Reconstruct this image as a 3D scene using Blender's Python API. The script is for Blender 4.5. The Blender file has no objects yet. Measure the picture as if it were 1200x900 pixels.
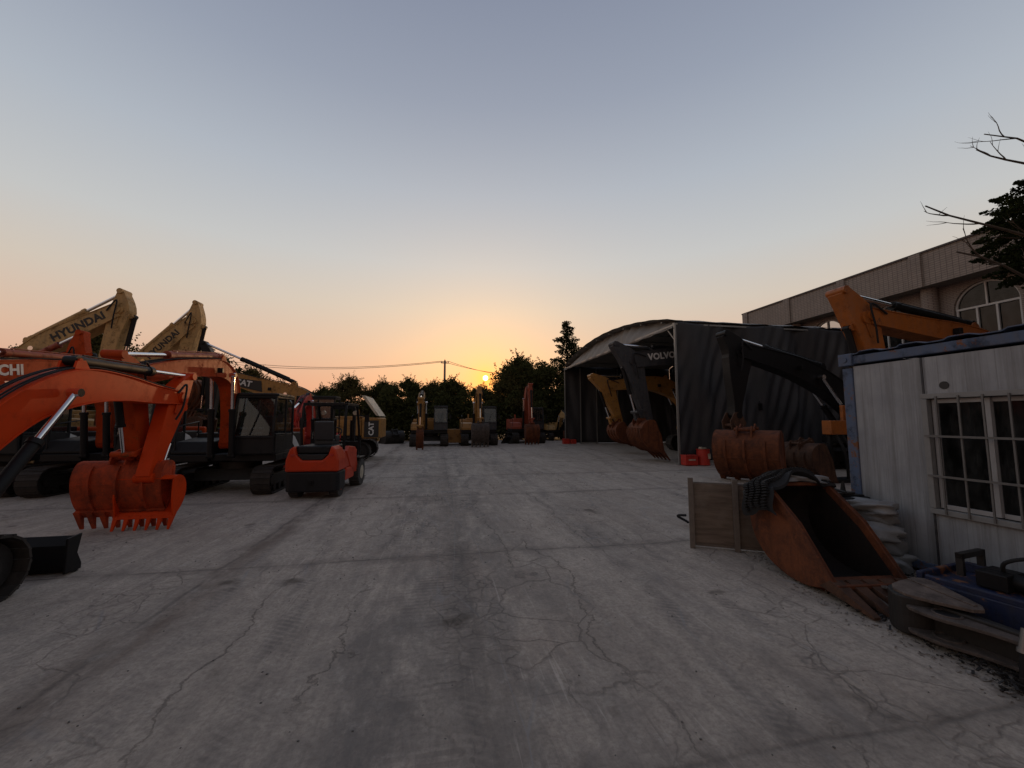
import bpy, math, random
from mathutils import Vector, Matrix
rnd = random.Random(7)
PI = math.pi
D2R = math.radians
scene = bpy.context.scene
COL = scene.collection

# ------------------------------------------------------------------ mesh builder
class MB:
    def __init__(s): s.v = []; s.f = []; s.sm = []
    def add(s, vs, fs, smooth=False):
        b = len(s.v); s.v += [tuple(v) for v in vs]
        s.f += [tuple(i + b for i in f) for f in fs]; s.sm += [smooth] * len(fs)
        return s
    def box(s, c, d, M=None):
        x, y, z = d[0] / 2, d[1] / 2, d[2] / 2
        vs = [Vector((i, j, k)) for i in (-x, x) for j in (-y, y) for k in (-z, z)]
        if M is not None: vs = [M @ v for v in vs]
        vs = [v + Vector(c) for v in vs]
        return s.add(vs, [(0, 1, 3, 2), (4, 6, 7, 5), (0, 4, 5, 1), (2, 3, 7, 6), (0, 2, 6, 4), (1, 5, 7, 3)])
    def bar(s, a, b, w, h=None, up=(0, 0, 1)):
        a, b = Vector(a), Vector(b); d = b - a; L = d.length
        if L < 1e-6: return s
        d.normalize(); u = Vector(up)
        if abs(d.dot(u)) > .99: u = Vector((1, 0, 0))
        x = d.cross(u).normalized(); z = x.cross(d)
        M = Matrix((x, d, z)).transposed()
        return s.box((a + b) / 2, (w, L, h or w), M)
    def cyl(s, a, b, r, n=16, r2=None, caps=True):
        a, b = Vector(a), Vector(b); d = (b - a)
        if d.length < 1e-6: return s
        d.normalize()
        u = Vector((0, 0, 1)) if abs(d.z) < .9 else Vector((1, 0, 0))
        x = d.cross(u).normalized(); y = d.cross(x)
        r2 = r if r2 is None else r2
        vs = []
        for p, q in ((a, r), (b, r2)):
            for i in range(n):
                t = 2 * PI * i / n; vs.append(p + (x * math.cos(t) + y * math.sin(t)) * q)
        s.add(vs, [(i, (i + 1) % n, n + (i + 1) % n, n + i) for i in range(n)], True)
        if caps: s.add(vs, [tuple(range(n))[::-1], tuple(range(n, 2 * n))])
        return s
    def tube(s, pts, r, n=8, radii=None):
        pts = [Vector(p) for p in pts]; m = len(pts); vs = []
        px = None
        for i, p in enumerate(pts):
            d = (pts[min(i + 1, m - 1)] - pts[max(i - 1, 0)]).normalized()
            if px is None:
                u = Vector((0, 0, 1)) if abs(d.z) < .9 else Vector((1, 0, 0)); x = d.cross(u).normalized()
            else:
                x = (px - d * px.dot(d)).normalized()
            px = x; y = d.cross(x); rr = radii[i] if radii else r
            for k in range(n):
                t = 2 * PI * k / n; vs.append(p + (x * math.cos(t) + y * math.sin(t)) * rr)
        fs = [(i * n + k, i * n + (k + 1) % n, (i + 1) * n + (k + 1) % n, (i + 1) * n + k) for i in range(m - 1) for k in range(n)]
        s.add(vs, fs, True)
        return s.add(vs[:n] + vs[-n:], [tuple(range(n))[::-1], tuple(range(n, 2 * n))])
    def prism(s, poly, lo, hi, axis='x'):
        n = len(poly)
        def P(p, t):
            return (t, p[0], p[1]) if axis == 'x' else ((p[0], t, p[1]) if axis == 'y' else (p[0], p[1], t))
        vs = [P(p, lo) for p in poly] + [P(p, hi) for p in poly]
        return s.add(vs, [tuple(range(n))[::-1], tuple(range(n, 2 * n))] + [(i, (i + 1) % n, n + (i + 1) % n, n + i) for i in range(n)])
    def band(s, pts, th, lo, hi):
        """box-section beam whose side outline follows pts (u,z) with thickness th; lo..hi along x"""
        L = []; R = []
        m = len(pts)
        for i in range(m):
            a = pts[max(i - 1, 0)]; b = pts[min(i + 1, m - 1)]
            dx, dz = b[0] - a[0], b[1] - a[1]; l = math.hypot(dx, dz) or 1
            nx, nz = -dz / l, dx / l; t = th[i] / 2
            L.append((pts[i][0] + nx * t, pts[i][1] + nz * t)); R.append((pts[i][0] - nx * t, pts[i][1] - nz * t))
        vs = []
        for i in range(m):
            vs += [(lo, *L[i]), (hi, *L[i]), (hi, *R[i]), (lo, *R[i])]
        fs = [(0, 1, 2, 3), tuple(4 * (m - 1) + k for k in (3, 2, 1, 0))]
        for i in range(m - 1):
            for k in range(4):
                fs.append((4 * i + k, 4 * i + 4 + k, 4 * i + 4 + (k + 1) % 4, 4 * i + (k + 1) % 4))
        return s.add(vs, fs)
    def build(s, name, mat, parent=None, bevel=0, mats=None):
        me = bpy.data.meshes.new(name); me.from_pydata(s.v, [], s.f); me.validate()
        me.update()
        if len(me.polygons) == len(s.sm): me.polygons.foreach_set('use_smooth', s.sm)
        import bmesh
        bm = bmesh.new(); bm.from_mesh(me); bmesh.ops.recalc_face_normals(bm, faces=bm.faces); bm.to_mesh(me); bm.free()
        me.materials.append(mat)
        o = bpy.data.objects.new(name, me); COL.objects.link(o)
        if parent: o.parent = parent
        if bevel:
            b = o.modifiers.new('bevel', 'BEVEL'); b.width = bevel; b.segments = 2; b.limit_method = 'ANGLE'; b.angle_limit = D2R(35)
        return o

def smooth_path(pts, n=6):
    """Catmull-Rom through (u,z,thickness...) rows"""
    out = []
    P = [pts[0]] + list(pts) + [pts[-1]]
    for i in range(1, len(P) - 2):
        for k in range(n):
            t = k / n; row = []
            for c in range(len(pts[0])):
                a, b, d, e = P[i - 1][c], P[i][c], P[i + 1][c], P[i + 2][c]
                row.append(.5 * (2 * b + (d - a) * t + (2 * a - 5 * b + 4 * d - e) * t * t + (-a + 3 * b - 3 * d + e) * t ** 3))
            out.append(tuple(row))
    out.append(tuple(pts[-1])); return out

def thing(name, label, cat, loc=(0, 0, 0), rz=0, group=None):
    o = bpy.data.objects.new(name, None); COL.objects.link(o)
    o.empty_display_size = .3
    o.location = loc; o.rotation_euler = (0, 0, rz); tag(o, label, cat, group); return o
def tag(o, label, cat, group=None):
    o['label'] = label; o['category'] = cat
    if group: o['group'] = group
    return o
def struct(o, kind='structure'):
    o['kind'] = kind; return o

# ------------------------------------------------------------------ materials
class NT:
    def __init__(s, name):
        s.m = bpy.data.materials.new(name); s.m.use_nodes = True; s.t = s.m.node_tree; s.t.nodes.clear()
        s.out = s.n('ShaderNodeOutputMaterial')
    def n(s, typ, **kw):
        nd = s.t.nodes.new(typ)
        for k, v in kw.items():
            if k[0] == 'i' and k[1:].isdigit(): s.set(nd.inputs[int(k[1:])], v)
            else: setattr(nd, k, v)
        return nd
    def set(s, inp, v):
        if isinstance(v, bpy.types.NodeSocket): s.t.links.new(v, inp)
        elif isinstance(v, bpy.types.Node): s.t.links.new(v.outputs[0], inp)
        else: inp.default_value = v
    def math(s, op, a, b=None, c=None, clamp=False):
        nd = s.n('ShaderNodeMath', operation=op, use_clamp=clamp); s.set(nd.inputs[0], a)
        if b is not None: s.set(nd.inputs[1], b)
        if c is not None: s.set(nd.inputs[2], c)
        return nd.outputs[0]
    def coord(s): return s.n('ShaderNodeTexCoord').outputs['Object']
    def noise(s, vec, scale, detail=4, rough=.6, dist=0):
        nd = s.n('ShaderNodeTexNoise'); s.set(nd.inputs['Vector'], vec); nd.inputs['Scale'].default_value = scale
        nd.inputs['Detail'].default_value = detail; nd.inputs['Roughness'].default_value = rough; nd.inputs['Distortion'].default_value = dist
        return nd.outputs[0]
    def mapping(s, vec, scale=(1, 1, 1), loc=(0, 0, 0), rot=(0, 0, 0)):
        nd = s.n('ShaderNodeMapping'); s.set(nd.inputs[0], vec); nd.inputs['Scale'].default_value = scale
        nd.inputs['Location'].default_value = loc; nd.inputs['Rotation'].default_value = rot; return nd.outputs[0]
    def ramp(s, fac, stops):
        nd = s.n('ShaderNodeValToRGB'); s.set(nd.inputs[0], fac); e = nd.color_ramp.elements
        while len(e) < len(stops): e.new(.5)
        for k, (p, c) in enumerate(stops):
            e[k].position = p; e[k].color = (c, c, c, 1) if not hasattr(c, '__len__') else (*c[:3], 1)
        return nd.outputs[0]
    def mix(s, fac, a, b, mode='MIX'):
        nd = s.n('ShaderNodeMix', data_type='RGBA', blend_type=mode); s.set(nd.inputs[0], fac)
        for k, v in ((6, a), (7, b)):
            if isinstance(v, tuple): v = (*v[:3], 1)
            s.set(nd.inputs[k], v)
        return nd.outputs[2]
    def bump(s, h, strength=.3, dist=.01):
        nd = s.n('ShaderNodeBump'); nd.inputs['Strength'].default_value = strength; nd.inputs['Distance'].default_value = dist
        s.set(nd.inputs['Height'], h); return nd.outputs[0]
    def bsdf(s, col, rough=.5, metal=0, normal=None, **kw):
        nd = s.n('ShaderNodeBsdfPrincipled')
        s.set(nd.inputs['Base Color'], (*col[:3], 1) if isinstance(col, tuple) else col)
        s.set(nd.inputs['Roughness'], rough); s.set(nd.inputs['Metallic'], metal)
        if normal is not None: s.set(nd.inputs['Normal'], normal)
        for k, v in kw.items(): s.set(nd.inputs[k.replace('_', ' ')], v)
        s.t.links.new(nd.outputs[0], s.out.inputs[0]); return nd

def m_paint(name, col, dirt=.35, rust=0, rough=.42, dust=(.16, .13, .1), spec=.5):
    n = NT(name); c = n.coord()
    big = n.noise(c, 1.7, 5, .65); fine = n.noise(c, 14, 6, .7)
    streak = n.noise(n.mapping(c, (9, 9, .9)), 1.0, 5, .65)
    v = n.mix(n.ramp(big, [(.3, 0), (.7, 1)]), tuple(k * .82 for k in col), col)
    d = n.math('MULTIPLY', n.ramp(n.math('MULTIPLY', fine, streak), [(.2, 0), (.42, 1)]), dirt)
    v = n.mix(d, v, dust)
    gr = n.math('MULTIPLY', n.ramp(n.noise(n.mapping(c, loc=(3, 5, 1)), 3.2, 9, .78), [(.52, 0), (.64, 1)]), min(1, dirt * 1.6 + .1))
    v = n.mix(gr, v, tuple(k * .22 + .006 for k in col))
    r = n.math('ADD', rough, n.math('MULTIPLY', n.math('MAXIMUM', d, gr), .5), clamp=True)
    if rust:
        k = n.ramp(n.math('ADD', n.math('MULTIPLY', big, .55), n.math('MULTIPLY', fine, .45)), [(.62 - .25 * rust, 0), (.66 - .25 * rust, 1)])
        v = n.mix(k, v, n.mix(fine, (.1, .035, .015), (.22, .085, .03)))
        r = n.math('MAXIMUM', r, n.math('MULTIPLY', k, .85))
    n.bsdf(v, r, 0, n.bump(fine, .12, .004), Specular_IOR_Level=spec); return n.m
def m_rust(name, a, b, rough=.8, scale=1.0):
    n = NT(name); c = n.coord()
    f = n.noise(c, 4 * scale, 8, .72, .6); g = n.noise(c, 30 * scale, 5, .7)
    s1 = n.noise(n.mapping(c, (6, 6, .7)), 1.2, 5, .6)
    v = n.mix(n.ramp(f, [(.32, 0), (.68, 1)]), a, b)
    v = n.mix(n.ramp(s1, [(.5, 0), (.7, .6)]), v, tuple(k * .4 for k in a))
    v = n.mix(n.ramp(g, [(.55, 0), (.75, .6)]), v, tuple(min(1, k * 1.6) for k in b))
    n.bsdf(v, n.math('ADD', rough - .15, n.math('MULTIPLY', g, .3)), .15, n.bump(g, .35, .006)); return n.m
def m_simple(name, col, rough=.5, metal=0, var=.25, scale=8, bump=.1, **kw):
    n = NT(name); c = n.coord(); f = n.noise(c, scale, 6, .65)
    v = n.mix(f, tuple(k * (1 - var) for k in col), tuple(min(1, k * (1 + var)) for k in col))
    n.bsdf(v, rough, metal, n.bump(f, bump, .006), **kw); return n.m
def m_glass(name, tint=(.5, .56, .58), mixv=.0, refl=1.3):
    n = NT(name); tr = n.n('ShaderNodeBsdfTransparent'); tr.inputs[0].default_value = (*tint, 1)
    gl = n.n('ShaderNodeBsdfGlossy'); gl.inputs['Roughness'].default_value = .04; gl.inputs[0].default_value = (.95, .97, 1, 1)
    fr = n.n('ShaderNodeFresnel'); fr.inputs[0].default_value = 1.55
    df = n.n('ShaderNodeBsdfDiffuse'); df.inputs[0].default_value = (.2, .21, .21, 1)
    c = n.coord(); k = n.ramp(n.noise(n.mapping(c, (2, 2, 1)), 2.5, 5, .6), [(.4, .02), (.75, .14 + mixv)])
    m1 = n.n('ShaderNodeMixShader'); n.t.links.new(k, m1.inputs[0]); n.t.links.new(tr.outputs[0], m1.inputs[1]); n.t.links.new(df.outputs[0], m1.inputs[2])
    m2 = n.n('ShaderNodeMixShader'); n.t.links.new(n.math('MULTIPLY', fr.outputs[0], refl, clamp=True), m2.inputs[0]); n.t.links.new(m1.outputs[0], m2.inputs[1]); n.t.links.new(gl.outputs[0], m2.inputs[2])
    n.t.links.new(m2.outputs[0], n.out.inputs[0]); return n.m

M = dict(
    orange=m_paint('orange_paint', (.66, .052, .004), .10, 0, .5, (.2, .07, .03), .12),
    orange2=m_paint('weathered_orange_paint', (.48, .055, .008), .3, .1, .55, (.2, .07, .025), .12),
    orange_dark=m_paint('dull_orange_paint', (.34, .05, .014), .4, .2, .55),
    yellow=m_paint('yellow_paint', (.55, .345, .13), .45, .14, .6),
    yellow2=m_paint('amber_paint', (.42, .20, .04), .4, .1, .45),
    ochre=m_paint('ochre_paint', (.44, .22, .05), .45, .15, .55),
    golden=m_paint('golden_orange_paint', (.40, .115, .014), .3, .08, .4),
    black=m_paint('black_paint', (.006, .006, .007), .2, 0, .5, (.02, .019, .018), .3),
    charcoal=m_paint('charcoal_paint', (.012, .013, .015), .3, 0, .5, (.028, .027, .026), .3),
    slate=m_paint('slate_grey_paint', (.03, .034, .042), .3, .05, .55),
    red=m_paint('red_paint', (.55, .03, .018), .2, 0, .4),
    redorange=m_paint('forklift_red_paint', (.60, .05, .012), .1, 0, .4, (.2, .08, .05), .3),
    cream=m_paint('cream_paint', (.62, .55, .42), .25, 0, .5),
    white=m_simple('white_decal', (.62, .62, .6), .5),
    ink=m_simple('black_decal', (.015, .015, .016), .5),
    rust=m_rust('rusty_steel', (.06, .018, .007), (.20, .058, .018)),
    rust_orange=m_rust('orange_rust_steel', (.20, .06, .018), (.42, .14, .035)),
    rust_dark=m_rust('dark_rust_steel', (.045, .024, .016), (.13, .06, .032)),
    rust_pale=m_rust('pale_dusty_steel', (.04, .032, .028), (.12, .092, .078), .85, 1.4),
    bucketo=m_rust('worn_orange_bucket', (.16, .025, .006), (.50, .060, .010)),
    steel=m_simple('worn_steel', (.25, .25, .25), .4, .8),
    grimy=m_simple('grimy_steel', (.035, .032, .03), .6, .5, .4, 15, .3),
    chrome=m_simple('chrome_rod', (.85, .85, .86), .16, 1, .05),
    rubber=m_simple('rubber', (.014, .014, .015), .9, 0, .4, 12, .25),
    dustrub=m_simple('dusty_rubber', (.05, .048, .045), .85, 0, .5, 10, .4),
    track=m_rust('track_steel', (.018, .016, .014), (.055, .046, .039)),
    grimy2=m_simple('dull_bar_steel', (.15, .145, .14), .6, .3),
    seat=m_simple('seat_vinyl', (.03, .032, .036), .55),
    glass=m_glass('cab_glass'), winglass=m_glass('window_glass', (.42, .46, .50), .06, .55),
)

# ------------------------------------------------------------------ lettering
def lettering(txt, parent, mat, size, origin, xdir, zdir, ext=.004, name='lettering', shear=0, spacing=1.0, bold=0.0):
    cu = bpy.data.curves.new(name, 'FONT'); cu.body = txt; cu.size = size; cu.extrude = ext; cu.shear = shear
    cu.space_character = spacing; cu.offset = bold; cu.align_x = 'CENTER'; cu.align_y = 'CENTER'; cu.resolution_u = 3
    tmp = bpy.data.objects.new('tmp', cu); COL.objects.link(tmp)
    bpy.context.view_layer.update()
    me = bpy.data.meshes.new_from_object(tmp.evaluated_get(bpy.context.evaluated_depsgraph_get()))
    bpy.data.objects.remove(tmp)
    x = Vector(xdir).normalized(); z = Vector(zdir); z = (z - x * z.dot(x)).normalized(); y = x.cross(z)  # y = text plane normal
    R = Matrix((x, z, x.cross(z))).transposed().to_4x4()
    R.translation = Vector(origin); me.transform(R)
    me.materials.clear(); me.materials.append(mat); me.name = name
    o = bpy.data.objects.new(name, me); COL.objects.link(o); o.parent = parent; return o

# ------------------------------------------------------------------ excavator
def lerp(a, b, t): return tuple(a[i] + (b[i] - a[i]) * t for i in range(len(a)))
def cylinder_ram(root_name, parent, a, b, r, x0, frac=.55, body=None, pin=.06):
    """hydraulic ram between side-plane points a,b at x0: barrel as part, rod as sub-part when parent is top thing"""
    A = (x0, *a); B = (x0, *b); Mx = lerp(A, B, frac)
    mb = MB(); mb.cyl(A, Mx, r, 14); mb.cyl(lerp(A, B, frac - .035), Mx, r * 1.2, 14); mb.cyl(lerp(A, B, .02), lerp(A, B, .05), r * 1.12, 14)
    mb.cyl((x0 - r * 1.1, *a), (x0 + r * 1.1, *a), r * .9, 12)
    mb.tube([Vector(lerp(A, B, t)) + Vector((0, 0, r * 1.25)) for t in (.06, .2, .35, frac - .05)], r * .18, 6)
    o = mb.build(root_name, body or M['black'], parent, .004)
    mr = MB(); mr.cyl(Mx, lerp(A, B, .985), r * .55, 14); mr.cyl((x0 - r, *b), (x0 + r, *b), r * .85, 12)
    return o, mr

def make_bucket(parent, w, S, pin, ang, mat, x0=0, nt=5, tooth_mat=None, name='bucket', ribs=False, round_=1.0, ears=True, liner=None):
    """pin: (u,z) in side plane; ang: rotation (rad). ang 0 = teeth straight down, back bulging to +u"""
    ca, sa = math.cos(ang), math.sin(ang)
    def T(p): return (pin[0] + S * (p[0] * ca - p[1] * sa), pin[1] + S * (p[0] * sa + p[1] * ca))
    outer = smooth_path([(-.02, -.02), (.2, .1), (.5, .08), (.72, -.12), (.80, -.42), (.74, -.74), (.58, -1.02), (.36, -1.22)], 4)
    outer = [(p[0] * round_, p[1]) for p in outer]
    inner = []
    for i, p in enumerate(outer):
        a = outer[max(0, i - 1)]; b = outer[min(len(outer) - 1, i + 1)]
        dx, dz = b[0] - a[0], b[1] - a[1]; l = math.hypot(dx, dz); inner.append((p[0] + dz / l * .045, p[1] - dx / l * .045))
    shell = MB(); n = len(outer)
    for i in range(n - 1):
        q = [T(outer[i]), T(outer[i + 1]), T(inner[i + 1]), T(inner[i])]
        vs = [(x0 - w / 2, *p) for p in q] + [(x0 + w / 2, *p) for p in q]
        fs = [(0, 1, 5, 4), (2, 3, 7, 6)]
        if i == 0: fs.append((3, 0, 4, 7))
        if i == n - 2: fs.append((1, 2, 6, 5))
        shell.add(vs, fs, True)
    # side plates
    plate = [T(p) for p in ([(.0, -.06)] + outer[1:] + [(.27, -1.24), (.06, -.62)])]
    for sx in (-1, 1):
        a = x0 + sx * w / 2; shell.prism(plate, a - .012 * S, a + .012 * S)
        edge = [T(p) for p in [(.0, -.06), (.06, -.62), (.27, -1.24), (.36, -1.24), (.16, -.62), (.09, -.08)]]
        shell.prism(edge, a - .026 * S, a + .026 * S)
    # wear strips on the back
    for k in (-.3, .0, .3) if not ribs else [(-.46 + .115 * q) for q in range(9)]:
        path = [T(p) for p in [(outer[i][0] + (.02 if outer[i][0] > .5 else 0), outer[i][1]) for i in range(10, n - 2)]]
        shell.band(path, [.07 * S] * len(path), x0 + k * w - .03 * S, x0 + k * w + .03 * S)
    shell.band([T((.805 * round_, -.42)), T((.785 * round_, -.5))], [.03 * S] * 2, x0 - w / 2, x0 + w / 2)
    # cutting lip and ears
    shell.band([T((.38, -1.12)), T((.26, -1.3))], [.07 * S, .035 * S], x0 - w / 2 - .02 * S, x0 + w / 2 + .02 * S)
    ear = [T(p) for p in [(-.1, -.1), (.12, -.06), (.42, .04), (.58, .06), (.5, .24), (.38, .3), (.26, .2), (.1, .16), (-.02, .2), (-.12, .1)]]
    for sx in (-1, 1) if ears else ():
        a = x0 + sx * .17 * S; shell.prism(ear, a - .02 * S, a + .02 * S)
    for p in ((-.02, .05), (.4, .2)) if ears else ():
        q = T(p); shell.cyl((x0 - .24 * S, *q), (x0 + .24 * S, *q), .05 * S, 12)
    b = shell.build(name, mat, parent, .006)
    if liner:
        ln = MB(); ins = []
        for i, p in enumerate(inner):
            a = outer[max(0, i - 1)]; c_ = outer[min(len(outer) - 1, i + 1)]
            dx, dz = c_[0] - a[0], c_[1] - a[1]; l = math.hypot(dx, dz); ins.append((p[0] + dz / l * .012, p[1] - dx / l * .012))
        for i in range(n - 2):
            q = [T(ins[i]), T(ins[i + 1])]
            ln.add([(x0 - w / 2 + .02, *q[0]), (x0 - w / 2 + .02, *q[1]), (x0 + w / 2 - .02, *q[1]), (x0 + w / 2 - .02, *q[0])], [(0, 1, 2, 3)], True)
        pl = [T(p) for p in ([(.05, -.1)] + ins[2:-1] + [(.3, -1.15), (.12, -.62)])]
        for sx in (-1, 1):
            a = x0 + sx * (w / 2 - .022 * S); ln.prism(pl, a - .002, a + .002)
        ln.build('dark_inner_skin', liner, b)  # thin sheet added just inside the shell to make the interior darker
    for i in range(nt):
        cx = x0 + (-.5 + (i + .5) / nt) * w * 1.0 if nt > 1 else x0
        cx = x0 + (-.5 + i / (nt - 1)) * (w - .07 * S)
        t = MB(); p0, p1, p2, p3 = T((.40, -1.15)), T((.32, -1.18)), T((.20, -1.5)), T((.22, -1.5))
        hw = .072 * S
        vs = [(cx - hw, *T((.42, -1.14))), (cx + hw, *T((.42, -1.14))), (cx + hw, *T((.27, -1.2))), (cx - hw, *T((.27, -1.2))),
              (cx - hw * .45, *T((.225, -1.66))), (cx + hw * .45, *T((.225, -1.66))), (cx + hw * .45, *T((.20, -1.65))), (cx - hw * .45, *T((.20, -1.65)))]
        t.add(vs, [(0, 1, 2, 3), (4, 7, 6, 5), (0, 4, 5, 1), (1, 5, 6, 2), (2, 6, 7, 3), (3, 7, 4, 0)])
        t.build('tooth', tooth_mat or mat, b)
    return b, T((-.02, .05)), T((.4, .2))

def rounded(cx, cy, w, l, r, n=5, corners=(1, 1, 1, 1)):
    pts = []
    for k, (sx, sy) in enumerate(((1, 1), (-1, 1), (-1, -1), (1, -1))):
        rr = r * corners[k]
        for i in range(n + 1):
            a = PI / 2 * (k + i / n)
            pts.append((cx + sx * (w / 2 - rr) + rr * math.cos(a), cy + sy * (l / 2 - rr) + rr * math.sin(a)))
    return pts

def track_part(root, x, w, L, H, S, mat, detail=True, z0=0):
    r = H / 2; half = L / 2 - r
    per = 2 * PI * r + 4 * half; n = int(per / (.17 * S)); belt = MB()
    def at(s):
        s %= per
        if s < 2 * half: return (-half + s, H - .0, 0)
        s -= 2 * half
        if s < PI * r: a = PI / 2 - s / r; return (half + r * math.cos(a), r + r * math.sin(a), a - PI / 2)
        s -= PI * r
        if s < 2 * half: return (half - s, 0.0, PI)
        s -= 2 * half; a = -PI / 2 - s / r; return (-half + r * math.cos(a), r + r * math.sin(a), a - PI / 2)
    for i in range(n):
        u, z, a = at(i * per / n); Mx = Matrix.Rotation(a, 3, 'X'); th = .035 * S
        c = Vector((x, u, z + z0)) - Mx @ Vector((0, 0, th / 2))
        if z < 1e-6: c.z = z0 + th / 2
        belt.box(c, (w, per / n * .9, th), Mx)
        belt.box(c + Mx @ Vector((0, -per / n * .25, th * .55)) if z > 1e-6 else c + Vector((0, 0, 0)), (w * .98, .02 * S, .03 * S), Mx)
    inner = []
    for i in range(n): u, z, a = at(i * per / n); inner.append((u, z))
    q = [((u) * (1 - .05 / L * 2), r + (z - r) * (1 - .12)) for u, z in inner]
    for i in range(n):
        a, b = q[i], q[(i + 1) % n]; a2 = (a[0] * .97, r + (a[1] - r) * .8); b2 = (b[0] * .97, r + (b[1] - r) * .8)
        vs = [(x - w * .18, a[0], a[1] + z0), (x - w * .18, b[0], b[1] + z0), (x - w * .18, b2[0], b2[1] + z0), (x - w * .18, a2[0], a2[1] + z0)]
        vs += [(v[0] + w * .36, v[1], v[2]) for v in vs]
        belt.add(vs, [(0, 1, 2, 3), (7, 6, 5, 4), (0, 4, 5, 1), (2, 6, 7, 3)])
    o = belt.build('track', mat, root)
    fr = MB(); fr.prism([(-half, r * .55), (half, r * .55), (half * .9, r * 1.35), (-half * .9, r * 1.35)], x - w * .3, x + w * .3)
    fr.v = [(a, b, c + z0) for a, b, c in fr.v]; fr.build('track_frame', M['grimy'], o, .01)
    for k, u in enumerate((-half, half)):
        wl = MB(); wl.cyl((x - w * .25, u, r + z0), (x + w * .25, u, r + z0), r * .78, 20); wl.cyl((x - w * .36, u, r + z0), (x + w * .36, u, r + z0), r * .33, 14)
        for i in range(6):
            a = i * PI / 3; wl.cyl((x + w * .255, u + r * .5 * math.cos(a), r + z0 + r * .5 * math.sin(a)), (x + w * .27, u + r * .5 * math.cos(a), r + z0 + r * .5 * math.sin(a)), r * .07, 8)
        wl.build('sprocket' if k == 0 else 'idler', M['grimy'], o)
    if detail:
        for i in range(6):
            u = -half * .78 + i * half * 1.56 / 5; rl = MB(); rl.cyl((x - w * .32, u, r * .38 + z0), (x + w * .32, u, r * .38 + z0), r * .27, 14); rl.build('roller', M['grimy'], o)
    return o

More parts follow.
